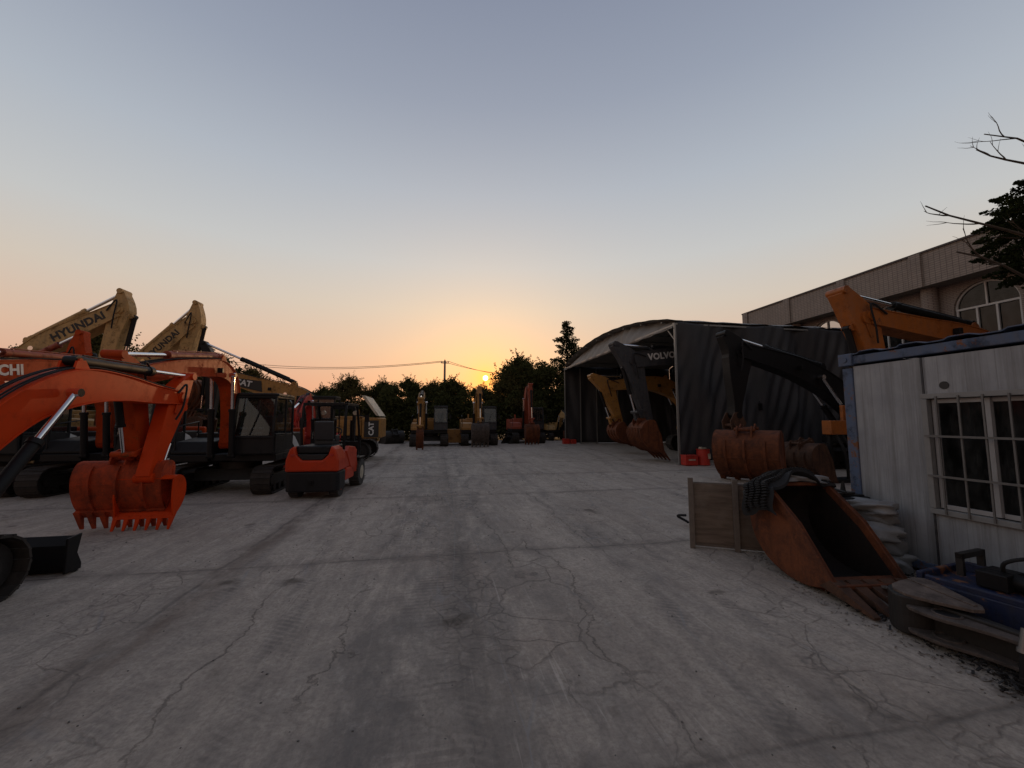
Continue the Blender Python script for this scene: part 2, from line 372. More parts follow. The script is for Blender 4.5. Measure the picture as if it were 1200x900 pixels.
def excavator(name, label, loc, heading, S, boomp, armp, bucket, cab=True, main='orange', cabm='charcoal', body='black', cw=None, arm=None, boomw=.36,
              v=0.0, group=None, text=None, tracks=True, trackL=3.6, gauge=None, detail=True, blade=False, bucket_mat=None, cat='excavator',
              swoosh=False, cabtop=2.85, thick=(.42, .62, .40), armthick=(.42, .55, .3), house=True, ramcol=None, hoses=True, nt=5, bang=0, ribs=False, zdeck=1.0, cabx=None, boomrams=True, cabw=.98, cwz=2.1, rearL=2.1, hood=None):
    """boomp: foot..tip list of (u,z); armp: (A0, pivot, pin). heading angle: 0 faces +Y."""
    root = thing(name, label, cat, loc, heading, group)
    mm = M[main]; W = (gauge or 2.8) * S; tw = .55 * S
    arm_m = M[arm or main]
    # undercarriage
    if tracks:
        for sx in (-1, 1): track_part(root, sx * (W / 2 - tw / 2), tw, trackL * S, .86 * S, S, M['track'], detail)
        u = MB(); u.prism([(-.7 * S, .35 * S), (.7 * S, .35 * S), (.5 * S, .72 * S), (-.5 * S, .72 * S)], -W / 2 + tw * .8, W / 2 - tw * .8)
        u.cyl((0, 0, .7 * S), (0, 0, .93 * S), .62 * S, 28); u.build('undercarriage', M['grimy'], root, .02)
    zd = zdeck * S
    if house:
        hw = W * .48
        d = MB(); d.prism([(-hw, 1.25 * S), (-hw, -1.1 * S), (hw, -1.1 * S), (hw, 1.2 * S), (.45 * S, 1.2 * S), (.45 * S, 1.0 * S), (-.25 * S, 1.0 * S), (-.25 * S, 1.25 * S)], zd - .08 * S, zd + .14 * S, 'z')
        d.build('deck', M['black'], root, .015)
        # engine house, side panels
        e = MB()
        e.prism(rounded(0, -.75 * S, 2 * hw * .98, 1.3 * S, .08 * S), zd + .145 * S, 1.86 * S, 'z')
        e.box((0, -.8 * S, 1.94 * S), (hw * 1.3, .9 * S, .16 * S))
        e.cyl((hw * .5, -.9 * S, 2.0 * S), (hw * .5, -.9 * S, 2.35 * S), .06 * S, 12)
        e.build('engine_cover', M[body], root, .03)
        t = MB(); t.prism([(-.08 * S, zd + .145 * S), (1.15 * S, zd + .145 * S), (1.15 * S, 1.3 * S), (.95 * S, 1.62 * S), (-.08 * S, 1.72 * S)], .48 * S, hw)
        t.build('side_tank', M[body if body != 'black' else 'black'], root, .03)
        rail = MB()
        rail.tube([(hw - .06, 1.1 * S, 1.3 * S), (hw - .06, 1.1 * S, 2.1 * S), (hw - .06, -.1 * S, 2.25 * S), (hw - .06, -.1 * S, 1.72 * S)], .018, 6)
        rail.build('handrail', M['black'], root)
        c = MB(); arc = []
        for i in range(13):
            a = PI + PI * i / 12; arc.append((hw * 1.0 * math.cos(a) if 0 else hw * math.cos(a), -1.42 * S + (rearL - 1.42) * S * math.sin(a)))
        poly = [(hw, -1.42 * S)] + [(hw * math.copysign(abs(math.cos(PI * i / 12)) ** .55, math.cos(PI * i / 12)), -1.42 * S - (rearL - 1.42) * S * math.sin(PI * i / 12) ** .7) for i in range(1, 12)] + [(-hw, -1.42 * S)]
        c.prism(poly, zd + .02 * S, cwz * S * .93, 'z'); c.build('counterweight', M[cw or main], root, .06 * S)
        if swoosh:
            for sx in (-1, 1):
                s_ = MB(); a = sx * (hw * .98 + .006)
                s_.prism([(-1.15 * S, zd + .2 * S), (-.6 * S, zd + .22 * S), (-.2 * S, zd + .5 * S), (-.12 * S, zd + .78 * S), (-.55 * S, zd + .62 * S)][::-1], min(a, a - sx * .004), max(a, a - sx * .004))
                s_.build('swoosh_stripe', M['white'], root)
    if cab:
        cw_, cl, z0, z1 = cabw * S, 1.7 * S, zd + .14 * S, cabtop * S
        cx = cabx * S if cabx is not None else -(W * .48 - cw_ / 2); y1 = 1.42 * S; y0 = y1 - cl
        cm = M[cabm]; p = .07 * S
        fr = MB()
        xl, xr = cx - cw_ / 2, cx + cw_ / 2
        zs = z0 + .62 * S                                                   # sill
        for x in (xl + p / 2, xr - p / 2):
            fr.bar((x, y1 - .12 * S, z1 - .1 * S), (x, y1 + .05 * S, z0 + .75 * S), p, p)
            fr.bar((x, y1 + .05 * S, z0 + .75 * S), (x, y1 - .03 * S, z0), p, p)
            fr.bar((x, y0 + p / 2, z0), (x, y0 + p / 2, z1), p)
            fr.bar((x, y0 + cl * .42, z0), (x, y0 + cl * .42, z1), p * .8)
            fr.bar((x, y0, z1 - p), (x, y1 - .1 * S, z1 - p), p)
        for y, z in ((y0 + p / 2, z1 - p), (y1 - .12 * S, z1 - p), (y1 + .04 * S, z0 + .55 * S), (y1 - .03 * S, z0 + .05 * S), (y0 + p / 2, zs)):
            fr.bar((xl, y, z), (xr, y, z), p)
        fr.box((cx, y0 + cl / 2, z0 + .03), (cw_, cl * .98, .06)); fr.box((cx, y1 - .01 * S, z0 + .28 * S), (cw_ * .96, .05, .5 * S))
        fr.box((cx, y0 + .04, z0 + .3 * S), (cw_ * .96, .05, .6 * S))
        cabo = fr.build('cab', cm, root, .014)
        rf = MB(); rf.prism(rounded(cx, (y0 + y1) / 2 - .04 * S, cw_ * 1.03, cl * .98, .14 * S), z1 - .04 * S, z1 + .05 * S, 'z'); rf.build('cab_roof', cm, cabo, .02)
        wl = MB()
        for x in (xl + .02, xr - .02): wl.box((x, y0 + cl * .22, (z0 + zs) / 2), (.03, cl * .4, zs - z0)); 
        wl.box((xr - .02, y0 + cl * .7, (z0 + zs) / 2), (.03, cl * .52, zs - z0 - .05)); wl.build('cab_panel', cm, cabo, .008)
        dr = MB(); dr.box((xl + .012, y0 + cl * .7, z0 + .3 * S), (.035, cl * .5, .56 * S))
        dr.box((xl + .012, y0 + cl * .7, z0 + .62 * S), (.045, cl * .5, .04)); dr.build('cab_door', cm, cabo, .008)
        g = MB(); g.add([(xl + p, y1 - .12 * S, z1 - .13 * S), (xr - p, y1 - .12 * S, z1 - .13 * S), (xr - p, y1 + .05 * S, z0 + .6 * S), (xl + p, y1 + .05 * S, z0 + .6 * S)], [(0, 1, 2, 3)]); g.build('windscreen', M['glass'], cabo)
        for x in (xl + p / 2, xr - p / 2):
            g = MB(); g.add([(x, y0 + cl * .44, z1 - .1 * S), (x, y1 - .14 * S, z1 - .1 * S), (x, y1, zs), (x, y0 + cl * .44, zs)], [(0, 1, 2, 3)])
            g.add([(x, y0 + p, z1 - .1 * S), (x, y0 + cl * .4, z1 - .1 * S), (x, y0 + cl * .4, zs), (x, y0 + p, zs)], [(0, 1, 2, 3)]); g.build('side_window', M['glass'], cabo)
        g = MB(); g.add([(xl + p, y0 + .03, z1 - .12 * S), (xr - p, y0 + .03, z1 - .12 * S), (xr - p, y0 + .03, zs), (xl + p, y0 + .03, zs)], [(0, 1, 2, 3)]); g.build('rear_window', M['glass'], cabo)
        st = MB(); st.box((cx, y0 + .62 * S, z0 + .45 * S), (.5 * S, .5 * S, .14 * S)); st.box((cx, y0 + .38 * S, z0 + .85 * S), (.46 * S, .12 * S, .75 * S)); st.box((cx, y0 + .6 * S, z0 + .2 * S), (.35 * S, .35 * S, .4 * S))
        st.box((cx - .3 * S, y0 + .7 * S, z0 + .6 * S), (.14 * S, .5 * S, .1 * S)); st.box((cx + .3 * S, y0 + .7 * S, z0 + .6 * S), (.14 * S, .5 * S, .1 * S)); st.build('seat', M['seat'], cabo, .03)
        mr = MB(); mr.tube([(xl, y1 - .05, z1 - .5 * S), (xl - .16 * S, y1 + .1 * S, z1 - .55 * S), (xl - .17 * S, y1 + .1 * S, z1 - .8 * S)], .012, 6); mr.box((xl - .18 * S, y1 + .1 * S, z1 - .75 * S), (.15 * S, .04, .26 * S)); mr.build('mirror', M['black'], cabo)
        wp = MB(); wp.bar((cx + .1 * S, y1 + .075 * S, z0 + .62 * S), (cx - .15 * S, y1 - .04 * S, z1 - .45 * S), .02); wp.build('wiper', M['black'], cabo)
    # boom
    bw = boomw * S
    rows = [(p[0], p[1]) for p in boomp]; k = len(rows)
    mid = k // 2
    th = []
    for i in range(k):
        t = i / (k - 1); th.append((thick[0] * (1 - t * 2) + thick[1] * t * 2 if t < .5 else thick[1] * (2 - 2 * t) + thick[2] * (2 * t - 1)) * S)
    path = smooth_path([(a[0], a[1], h) for a, h in zip(rows, th)], 6)
    b = MB(); pp = [(p[0], p[1]) for p in path]; tt = [p[2] for p in path]
    b.band(pp, tt, v - bw / 2, v + bw / 2)
    # flange lips top and bottom
    for sgn in (-1, 1):
        lip = []
        for i in range(len(pp)):
            a = pp[max(0, i - 1)]; c = pp[min(len(pp) - 1, i + 1)]; dx, dz = c[0] - a[0], c[1] - a[1]; l = math.hypot(dx, dz) or 1
            lip.append((pp[i][0] - dz / l * sgn * tt[i] / 2, pp[i][1] + dx / l * sgn * tt[i] / 2))
        b.band(lip, [.025 * S] * len(lip), v - bw / 2 - .02 * S, v + bw / 2 + .02 * S)
    for q, r_ in ((rows[0], .16), (rows[-1], .13)): b.cyl((v - bw / 2 - .05 * S, *q), (v + bw / 2 + .05 * S, *q), r_ * S, 16)
    # fork ears at tip
    boom = b.build('boom', mm, root, .006)
    A0, PV, PN = armp
    tip = rows[-1]
    # arm
    aw = bw * .78
    d0 = (A0[0] - PV[0], A0[1] - PV[1]); a = MB()
    t1 = lerp(PV, PN, .12)
    apath = smooth_path([(A0[0], A0[1], armthick[0] * S * .45), (PV[0] + .02, PV[1], armthick[1] * S), (*lerp(PV, PN, .35), armthick[1] * S * .82), (*lerp(PV, PN, .8), armthick[2] * S * .95), (PN[0], PN[1], armthick[2] * S * .75)], 5)
    a.band([p[:2] for p in apath], [p[2] for p in apath], v - aw / 2, v + aw / 2)
    for q, r_ in ((A0, .09), (PV, .15), (PN, .1)): a.cyl((v - aw / 2 - .05 * S, *q), (v + aw / 2 + .05 * S, *q), r_ * S, 16)
    for sx in (-1, 1):
        bx = v + sx * (aw / 2 + .02 * S)
        a.band([lerp(PV, PN, -.02), lerp(PV, PN, .22)], [.2 * S, .12 * S], bx - .01 * S, bx + .01 * S)
    armo = a.build('arm', arm_m, root, .006)
    # boom rams
    if boomrams:
        f = rows[0]; bb = rows[mid]
        base = (f[0] + .45 * S, max(f[1] - .35 * S, zd))
        for sx in (-1, 1):
            x0 = v + sx * (bw / 2 + .11 * S)
            o, mr = cylinder_ram('boom_cylinder', root, base, lerp(rows[mid - 1], rows[mid], .6) if mid else bb, .085 * S, x0, .58)
            mr.build('piston_rod', M['chrome'], o)
    # arm ram: on top of boom
    i0 = int(len(pp) * .5); q = pp[i0]; c1 = pp[i0 + 1]; dx, dz = c1[0] - q[0], c1[1] - q[1]; l = math.hypot(dx, dz)
    n_ = (-dz / l, dx / l)
    if n_[1] < 0 and abs(n_[1]) > .3: n_ = (-n_[0], -n_[1])
    q0 = (q[0] + n_[0] * (tt[i0] / 2 + .16 * S), q[1] + n_[1] * (tt[i0] / 2 + .16 * S))
    br = MB()
    br.cyl((v - .13 * S, *q0), (v + .13 * S, *q0), .04 * S, 10)
    for sx in (-1, 1): br.band([(q[0] + n_[0] * tt[i0] * .45, q[1] + n_[1] * tt[i0] * .45), (q0[0], q0[1])], [.34 * S, .16 * S], v + sx * .12 * S - .015, v + sx * .12 * S + .015)
    br.build('ram_bracket', mm, boom)
    o, mr = cylinder_ram('arm_cylinder', root, q0, A0, .09 * S, v, .6, M[ramcol] if ramcol else None); mr.build('piston_rod', M['chrome'], o)
    # bucket + linkage + bucket ram
    if bucket:
        bS = bucket.get('S', 1) * S; bwid = bucket.get('w', 1.2)
        bo, bp, bl = make_bucket(root, bwid, bS, PN, bucket['ang'], M[bucket.get('mat', main)], v + bucket.get('dx', 0), bucket.get('nt', 5), ribs=bucket.get('ribs', False), tooth_mat=M[bucket['tm']] if 'tm' in bucket else None, round_=bucket.get('round', 1))
        side = 1 if bucket.get('front', True) else -1
        dl = (PN[0] - PV[0], PN[1] - PV[1]); ll = math.hypot(*dl); nn = (-dl[1] / ll, dl[0] / ll)
        # front of the arm = away from machine
        if nn[0] < 0 and bucket.get('flip', True): nn = (-nn[0], -nn[1])
        kn = lerp(PV, PN, .82); kp = (kn[0] + nn[0] * .42 * S, kn[1] + nn[1] * .42 * S)
        lk = MB()
        for sx in (-1, 1):
            x0 = v + sx * (aw / 2 + .05 * S)
            lk.band([kn, kp], [.12 * S, .1 * S], x0 - .015 * S, x0 + .015 * S)
        lk.band([kp, bl], [.13 * S, .13 * S], v - .09 * S, v + .09 * S)
        lk.cyl((v - aw / 2 - .08 * S, *kp), (v + aw / 2 + .08 * S, *kp), .06 * S, 12); lk.build('linkage', arm_m, root, .006)
        st_ = lerp(PV, PN, .06); sp = (st_[0] + nn[0] * .4 * S, st_[1] + nn[1] * .4 * S)
        o, mr = cylinder_ram('bucket_cylinder', root, sp, kp, .07 * S, v, .6); mr.build('piston_rod', M['chrome'], o)
        eb = MB(); eb.cyl((v - .11 * S, *sp), (v + .11 * S, *sp), .04 * S, 10)
        for sx in (-1, 1): eb.band([lerp(PV, PN, .07), sp], [.34 * S, .14 * S], v + sx * .1 * S - .014, v + sx * .1 * S + .014)
        eb.build('ram_bracket', arm_m, armo)
    if hoses:
        for kx in (-.12, -.07, .06, .12):
            h = MB(); pts = []
            for i in range(2, len(pp), 2):
                a_ = pp[max(0, i - 1)]; c_ = pp[min(len(pp) - 1, i + 1)]; dx, dz = c_[0] - a_[0], c_[1] - a_[1]; l = math.hypot(dx, dz)
                s_ = 1 if (-dz * n_[0] + dx * n_[1]) > 0 else -1
                o_ = tt[i] / 2 + .045 * S
                pts.append((v + kx * S * 1.0, pp[i][0] - dz / l * o_ * s_, pp[i][1] + dx / l * o_ * s_))
            L_ = pts[-1]; pts.append((v + kx * S, L_[1] + (A0[0] - L_[1]) * .3, L_[2] + .15 * S)); 
            pts = [tuple(p) for p in smooth_path(pts, 3)]
            h.tube(pts, .014 * S, 6); h.build('hydraulic_hose', M['rubber'], boom)
        for sx in (-1, 1):
            h = MB(); x0 = v + sx * (bw / 2 + .03 * S)
            p0 = lerp(rows[-1], rows[-2], .25); p3 = lerp(PV, PN, .3)
            pts = smooth_path([(x0, p0[0], p0[1] + .1 * S), (x0 + sx * .05 * S, PV[0], PV[1] + .3 * S), (x0 + sx * .06 * S, *lerp(PV, PN, .12)), (x0, *p3)], 6)
            h.tube(pts, .022 * S, 6); h.build('hydraulic_hose', M['rubber'], boom)
        h = MB(); f = rows[0]; g_ = rows[min(1, k - 1)]
        for kx in (-.08, 0, .08):
            pts = smooth_path([(v + kx * S, f[0] - .25 * S, f[1] + .1 * S), (v + kx * S, f[0] - .45 * S, f[1] + .7 * S), (v + kx * S, lerp(f, g_, .6)[0] - .3 * S, lerp(f, g_, .6)[1] + .2 * S), (v + kx * S, g_[0] - .1 * S, g_[1] + .25 * S)], 6)
            h.tube(pts, .024 * S, 6)
        h.build('hose_bundle', M['rubber'], boom)
        wk = MB(); q = lerp(rows[mid], rows[-1], .12); wk.box((v - bw / 2 - .09 * S, q[0], q[1]), (.14 * S, .1 * S, .14 * S)); wk.build('work_lamp', M['black'], boom, .01)
    if text:
        for t_ in text:
            txt, t, size, col, side = t_[:5]
            off = t_[5] if len(t_) > 5 else 0
            i = int(t * (len(pp) - 1)); i = min(i, len(pp) - 2)
            q = pp[i]; a_ = pp[max(0, i - 2)]; c_ = pp[min(len(pp) - 1, i + 3)]
            d_ = Vector((0, c_[0] - a_[0], c_[1] - a_[1])).normalized()
            x0 = v + side * (bw / 2 + .006)
            xd = d_ if side > 0 else -d_
            if (side > 0 and d_.y < 0): pass
            up = Vector((0, -d_.z, d_.y))
            if up.z < 0: up = -up
            # text x axis must satisfy x cross up = outward normal
            nrm = Vector((side, 0, 0)); xd = up.cross(nrm)
            lettering(txt, boom, M[col], size, (x0, q[0] + up.y * off, q[1] + up.z * off), xd, up, bold=.012 * size / .3, spacing=1.05)
    if blade:
        bl = MB(); y = blade; hw = W / 2 + .02
        prof = [(y, .03), (y + .07, .0), (y + .10, .02), (y + .02, .12), (y - .02, .24), (y + .0, .36), (y + .05, .44), (y + .02, .45), (y - .06, .35), (y - .08, .22), (y - .05, .1)]
        bl.prism(prof, -hw, hw)
        for sx in (-1, 1): bl.prism([(y - .1, .03), (y + .12, .03), (y + .12, .1), (y + .05, .24), (y + .1, .46), (y - .1, .44)], sx * hw - .012, sx * hw + .012)
        for sx in (-1, 1): bl.bar((sx * .4, y - .05, .22), (sx * .4, .6, .35), .1, .14)
        o = bl.build('dozer_blade', M['black'], root, .006)
        e = MB(); e.box((0, y + .085, .012), (2 * hw, .03, .02)); e.build('cutting_edge', M['steel'], o)
    return root

# ================================================================== THE PLACE
# ------------------------------------------------------------------ sky, sun, camera
SUN = Vector((0.1164, 0.9901, 0.1038)).normalized()
el = math.asin(SUN.z); az = math.atan2(SUN.x, SUN.y)
w = bpy.data.worlds.new('World'); scene.world = w; w.use_nodes = True
t = w.node_tree; t.nodes.clear()
def wn(typ, **kw):
    nd = t.nodes.new(typ)
    for k, v in kw.items(): setattr(nd, k, v)
    return nd
sky = wn('ShaderNodeTexSky', sky_type='NISHITA', sun_disc=False); sky.sun_elevation = el; sky.sun_rotation = az
sky.air_density = 1.6; sky.dust_density = 2.2; sky.ozone_density = 2.5
tc = wn('ShaderNodeTexCoord'); sep = wn('ShaderNodeSeparateXYZ'); t.links.new(tc.outputs['Generated'], sep.inputs[0])
grad = wn('ShaderNodeValToRGB'); t.links.new(sep.outputs[2], grad.inputs[0])
def S_(r, g, b):
    f = lambda c: (c / 255 / 12.92) if c / 255 <= .04045 else ((c / 255 + .055) / 1.055) ** 2.4
    return (f(r), f(g), f(b), 1)
e = grad.color_ramp.elements
stops = [(0.0, S_(208, 148, 124)), (.08, S_(212, 162, 138)), (.16, S_(209, 177, 155)), (.26, S_(199, 187, 174)), (.36, S_(186, 187, 187)), (.50, S_(166, 173, 183)), (.64, S_(143, 151, 167)), (.76, S_(127, 135, 154)), (1, S_(112, 120, 142))]
while len(e) < len(stops): e.new(.5)
for k, (p, c) in enumerate(stops): e[k].position = p; e[k].color = c
dot = wn('ShaderNodeVectorMath', operation='DOT_PRODUCT'); nv = wn('ShaderNodeVectorMath', operation='NORMALIZE'); t.links.new(tc.outputs['Generated'], nv.inputs[0])
t.links.new(nv.outputs[0], dot.inputs[0]); dot.inputs[1].default_value = SUN
def wm(op, a, b=None):
    nd = wn('ShaderNodeMath', operation=op)
    for i, v in enumerate((a, b)):
        if v is None: continue
        if isinstance(v, (int, float)): nd.inputs[i].default_value = v
        else: t.links.new(v, nd.inputs[i])
    return nd.outputs[0]
ang = wm('ARCCOSINE', wm('MINIMUM', dot.outputs['Value'], .9999999))
def glow(width, power=1.0): return wm('POWER', 2.71828, wm('MULTIPLY', wm('POWER', wm('DIVIDE', ang, width), power), -1.0))
def addc(base, fac, col):
    nd = wn('ShaderNodeMix', data_type='RGBA', blend_type='ADD'); nd.inputs[0].default_value = 1
    t.links.new(base, nd.inputs[6]); sc = wn('ShaderNodeVectorMath', operation='SCALE'); sc.inputs[0].default_value = col; t.links.new(fac, sc.inputs['Scale']); t.links.new(sc.outputs[0], nd.inputs[7]); return nd.outputs[2]
c = addc(grad.outputs[0], glow(.36, 1.6), (.10, .04, -.01))
c = addc(c, glow(.11, 1.2), (.16, .0, -.09))
c = addc(c, glow(.026, 1.2), (.9, .10, -.12))
disc = wm('LESS_THAN', ang, .0062)
c = addc(c, disc, (9, 6.5, 2.0))
# a share of the physical sky keeps the light's direction and colour natural
# the sky opposite the sunset is dimmer
back = wn('ShaderNodeMapRange', interpolation_type='SMOOTHSTEP'); t.links.new(sep.outputs[1], back.inputs[0]); back.inputs[1].default_value = -.45; back.inputs[2].default_value = .35; back.inputs[3].default_value = 0; back.inputs[4].default_value = 1
tint = wn('ShaderNodeMix', data_type='RGBA'); t.links.new(back.outputs[0], tint.inputs[0]); tint.inputs[6].default_value = (.66, .60, .57, 1); tint.inputs[7].default_value = (1.05, 1.04, 1.03, 1)
mul = wn('ShaderNodeMix', data_type='RGBA', blend_type='MULTIPLY'); mul.inputs[0].default_value = 1; t.links.new(c, mul.inputs[6]); t.links.new(tint.outputs[2], mul.inputs[7])
bg1 = wn('ShaderNodeBackground'); t.links.new(mul.outputs[2], bg1.inputs[0]); bg1.inputs[1].default_value = 1
bg2 = wn('ShaderNodeBackground'); t.links.new(sky.outputs[0], bg2.inputs[0]); bg2.inputs[1].default_value = .015
ad = wn('ShaderNodeAddShader'); t.links.new(bg1.outputs[0], ad.inputs[0]); t.links.new(bg2.outputs[0], ad.inputs[1])
wo = wn('ShaderNodeOutputWorld'); t.links.new(ad.outputs[0], wo.inputs[0])

sl = bpy.data.lights.new('sun', 'SUN'); sl.energy = 1.2; sl.angle = D2R(.6); sl.color = (1, .58, .28)
so = bpy.data.objects.new('sun', sl); COL.objects.link(so); so.rotation_euler = (SUN * -1).to_track_quat('-Z', 'Y').to_euler()
cam = bpy.data.cameras.new('camera'); cam.lens = 36 * 470 / 1200; cam.sensor_width = 36; cam.clip_end = 3000; cam.clip_start = .05
co = bpy.data.objects.new('camera', cam); COL.objects.link(co); co.location = (0, 0, 1.85)
co.rotation_euler = (PI / 2 + math.atan(42 / 470), 0, -D2R(10.5)); scene.camera = co
scene.view_settings.view_transform = 'Standard'; scene.view_settings.look = 'None'; scene.view_settings.exposure = 0.04; scene.view_settings.gamma = 1

# ------------------------------------------------------------------ ground
def m_concrete():
    n = NT('yard_concrete'); c = n.coord()
    sx = n.n('ShaderNodeSeparateXYZ'); n.set(sx.inputs[0], c); X, Y = sx.outputs[0], sx.outputs[1]
    wob = n.noise(c, 1.1, 6, .65); wob2 = n.noise(n.mapping(c, loc=(31, 7, 0)), 4.0, 5, .7)
    def absd(v, x0, amp=.16, w_=None): return n.math('ABSOLUTE', n.math('SUBTRACT', n.math('ADD', v, n.math('MULTIPLY', n.math('SUBTRACT', w_ or wob, .5), amp)), x0))
    def line(d, w0, w1): return n.ramp(n.math('DIVIDE', d, w1), [(w0 / w1, 1), (1, 0)])
    def mx(*a):
        r = a[0]
        for b in a[1:]: r = n.math('MAXIMUM', r, b)
        return r
    # slab joints
    joints = mx(line(absd(X, -2.62, .22), .008, .04), n.math('MULTIPLY', line(absd(X, .36, .28), .004, .03), .55), n.math('MULTIPLY', line(absd(X, 3.6, .5), .003, .02), .4), *[]+ [line(absd(Y, y0, .16), .004, .03) for y0 in (2.12, 5.75, 10.15, 13.6, 17.4, 21.5, 26)])
    jn = n.ramp(n.noise(c, 1.4, 5, .7), [(.36, .12), (.56, 1)]); joints = n.math('MULTIPLY', joints, jn)
    jd = mx(*[line(absd(X, x0, .6), .02, .34) for x0 in (-2.55, .3)] + [line(absd(Y, y0, .4), .02, .22) for y0 in (2.12, 5.75, 10.15, 13.6, 17.4)])
    # cracks
    dv = n.n('ShaderNodeVectorMath', operation='ADD'); n.set(dv.inputs[0], c)
    nz = n.n('ShaderNodeTexNoise'); n.set(nz.inputs[0], c); nz.inputs['Scale'].default_value = 2.2; nz.inputs['Detail'].default_value = 6
    ns = n.n('ShaderNodeVectorMath', operation='SCALE'); n.set(ns.inputs[0], nz.outputs[1]); ns.inputs['Scale'].default_value = .35; n.set(dv.inputs[1], ns)
    def vor(scale, w0, w1, sc=(1, 1, 1)):
        v = n.n('ShaderNodeTexVoronoi', feature='DISTANCE_TO_EDGE'); n.set(v.inputs['Vector'], n.mapping(dv.outputs[0], sc)); v.inputs['Scale'].default_value = scale
        return line(v.outputs['Distance'], w0, w1)
    reg = n.ramp(n.noise(n.mapping(c, (1, .45, 1), loc=(3, 1, 0)), .55, 4, .6), [(.46, 0), (.58, 1)])
    reg2 = n.ramp(n.noise(n.mapping(c, (1.4, .3, 1), loc=(-9, 4, 0)), .5, 3, .6), [(.48, 0), (.56, 1)])
    jag = n.noise(n.mapping(c, loc=(4, 4, 0)), .75, 10, .62)
    cr = mx(*[n.math('MULTIPLY', line(absd(X, x0, a0, jag), .003, .014), n.ramp(n.noise(n.mapping(c, loc=(x0 * 3, 2, 0)), .6, 3), [(.42, .0), (.56, 1)])) for x0, a0 in ((1.45, 1.4), (2.3, 1.1), (-.75, 1.6), (.9, -1.3), (-1.7, 1.0))], n.math('MULTIPLY', vor(.30, .002, .007), n.ramp(n.noise(n.mapping(c, loc=(7, 7, 0)), .5, 3), [(.45, 0), (.65, .45)])), n.math('MULTIPLY', vor(1.3, .003, .016), n.math('MULTIPLY', reg, .8)), n.math('MULTIPLY', vor(5, .015, .06), n.math('MULTIPLY', reg, reg2)))
    # longitudinal wheel and crawler lanes
    st = n.noise(n.mapping(c, (2.6, .16, 1)), 1.5, 6, .68, .6)
    st2 = n.noise(n.mapping(c, (9, .5, 1), rot=(0, 0, .12)), 1.6, 5, .7, .4)
    lane = mx(line(absd(X, .75, 1.1), .1, .95), line(absd(X, -.45, 1.0), .15, .75), n.math('MULTIPLY', line(absd(X, -.6, .8), .05, .6), .8), n.math('MULTIPLY', line(absd(X, 2.6, .7), .03, .3), .7))
    lug = n.n('ShaderNodeTexWave', wave_type='BANDS', bands_direction='Y'); n.set(lug.inputs[0], c); lug.inputs['Scale'].default_value = 4.2; lug.inputs['Distortion'].default_value = 2.2; lug.inputs['Detail'].default_value = 3
    lugm = n.math('MULTIPLY', n.ramp(lug.outputs[1], [(.35, 0), (.7, 1)]), n.math('MULTIPLY', line(absd(X, -.05, .7), .12, .42), n.ramp(n.noise(c, .8, 3), [(.44, 0), (.6, 1)])))
    tyr = []
    for (x0_, k_, ph_, w_) in ((1.75, .05, 0, .17), (2.35, .06, .4, .12), (-1.35, -.035, 1.2, .18), (-1.95, -.02, 2.0, .13), (.15, .09, 2.6, .15), (4.6, .16, .8, .16), (5.3, .17, .9, .12)):
        cx_ = n.math('ADD', n.math('MULTIPLY', Y, k_), n.math('MULTIPLY', n.math('SINE', n.math('ADD', n.math('MULTIPLY', Y, .33), ph_)), .35))
        tyr.append(line(absd(n.math('SUBTRACT', X, cx_), x0_, .1), .4 * w_, w_))
    tyre = n.math('MULTIPLY', mx(*tyr), n.ramp(n.noise(n.mapping(c, (1.5, .8, 1), loc=(1, 3, 0)), 1.6, 6, .7), [(.42, 0), (.62, 1)]))
    tread = n.n('ShaderNodeTexWave', wave_type='BANDS', bands_direction='Y'); n.set(tread.inputs[0], n.mapping(c, rot=(0, 0, .5))); tread.inputs['Scale'].default_value = 5; tread.inputs['Distortion'].default_value = 1.5
    tyre = n.math('MULTIPLY', tyre, n.ramp(tread.outputs[1], [(.2, .55), (.6, 1)]))
    blotch = n.noise(n.mapping(c, (1, .6, 1)), .7, 8, .7, .5)
    fine = n.noise(c, 26, 6, .75); grit = n.noise(c, 120, 3, .7)
    col = n.mix(n.ramp(blotch, [(.3, 0), (.7, 1)]), (.41, .347, .287), (.61, .525, .437))
    col = n.mix(n.math('MULTIPLY', n.ramp(st, [(.45, 0), (.75, 1)]), .45), col, (.235, .20, .172))
    col = n.mix(n.math('MULTIPLY', n.ramp(st2, [(.55, 0), (.75, 1)]), .35), col, (.54, .48, .42))
    col = n.mix(n.math('MULTIPLY', n.math('MULTIPLY', lane, n.ramp(n.noise(n.mapping(c, (2, .7, 1)), 1.4, 6, .7), [(.40, 0), (.60, 1)])), .75), col, (.18, .165, .152))
    col = n.mix(n.math('MULTIPLY', lugm, .4), col, (.13, .112, .104))
    col = n.mix(n.math('MULTIPLY', n.ramp(n.noise(n.mapping(c, (1, 1, 1), loc=(5, 2, 0)), .6, 5, .6), [(.52, 0), (.72, 1)]), .4), col, (.40, .31, .24))
    col = n.mix(n.math('MULTIPLY', jd, n.math('MULTIPLY', n.ramp(wob2, [(.35, .1), (.7, 1)]), .6)), col, (.085, .07, .06))
    col = n.mix(n.ramp(n.math('MULTIPLY', wob2, n.noise(c, 1.7, 5, .7)), [(.33, 0), (.42, .45)]), col, (.58, .54, .48))
    mid = n.noise(n.mapping(c, (1, .75, 1)), 5.5, 10, .82, .3)
    col = n.mix(n.ramp(mid, [(.40, .42), (.54, 0)]), col, (.23, .205, .18))
    col = n.mix(n.ramp(mid, [(.56, 0), (.68, .4)]), col, (.66, .60, .53))
    col = n.mix(n.ramp(fine, [(.35, .5), (.56, 0)]), col, (.19, .16, .14))
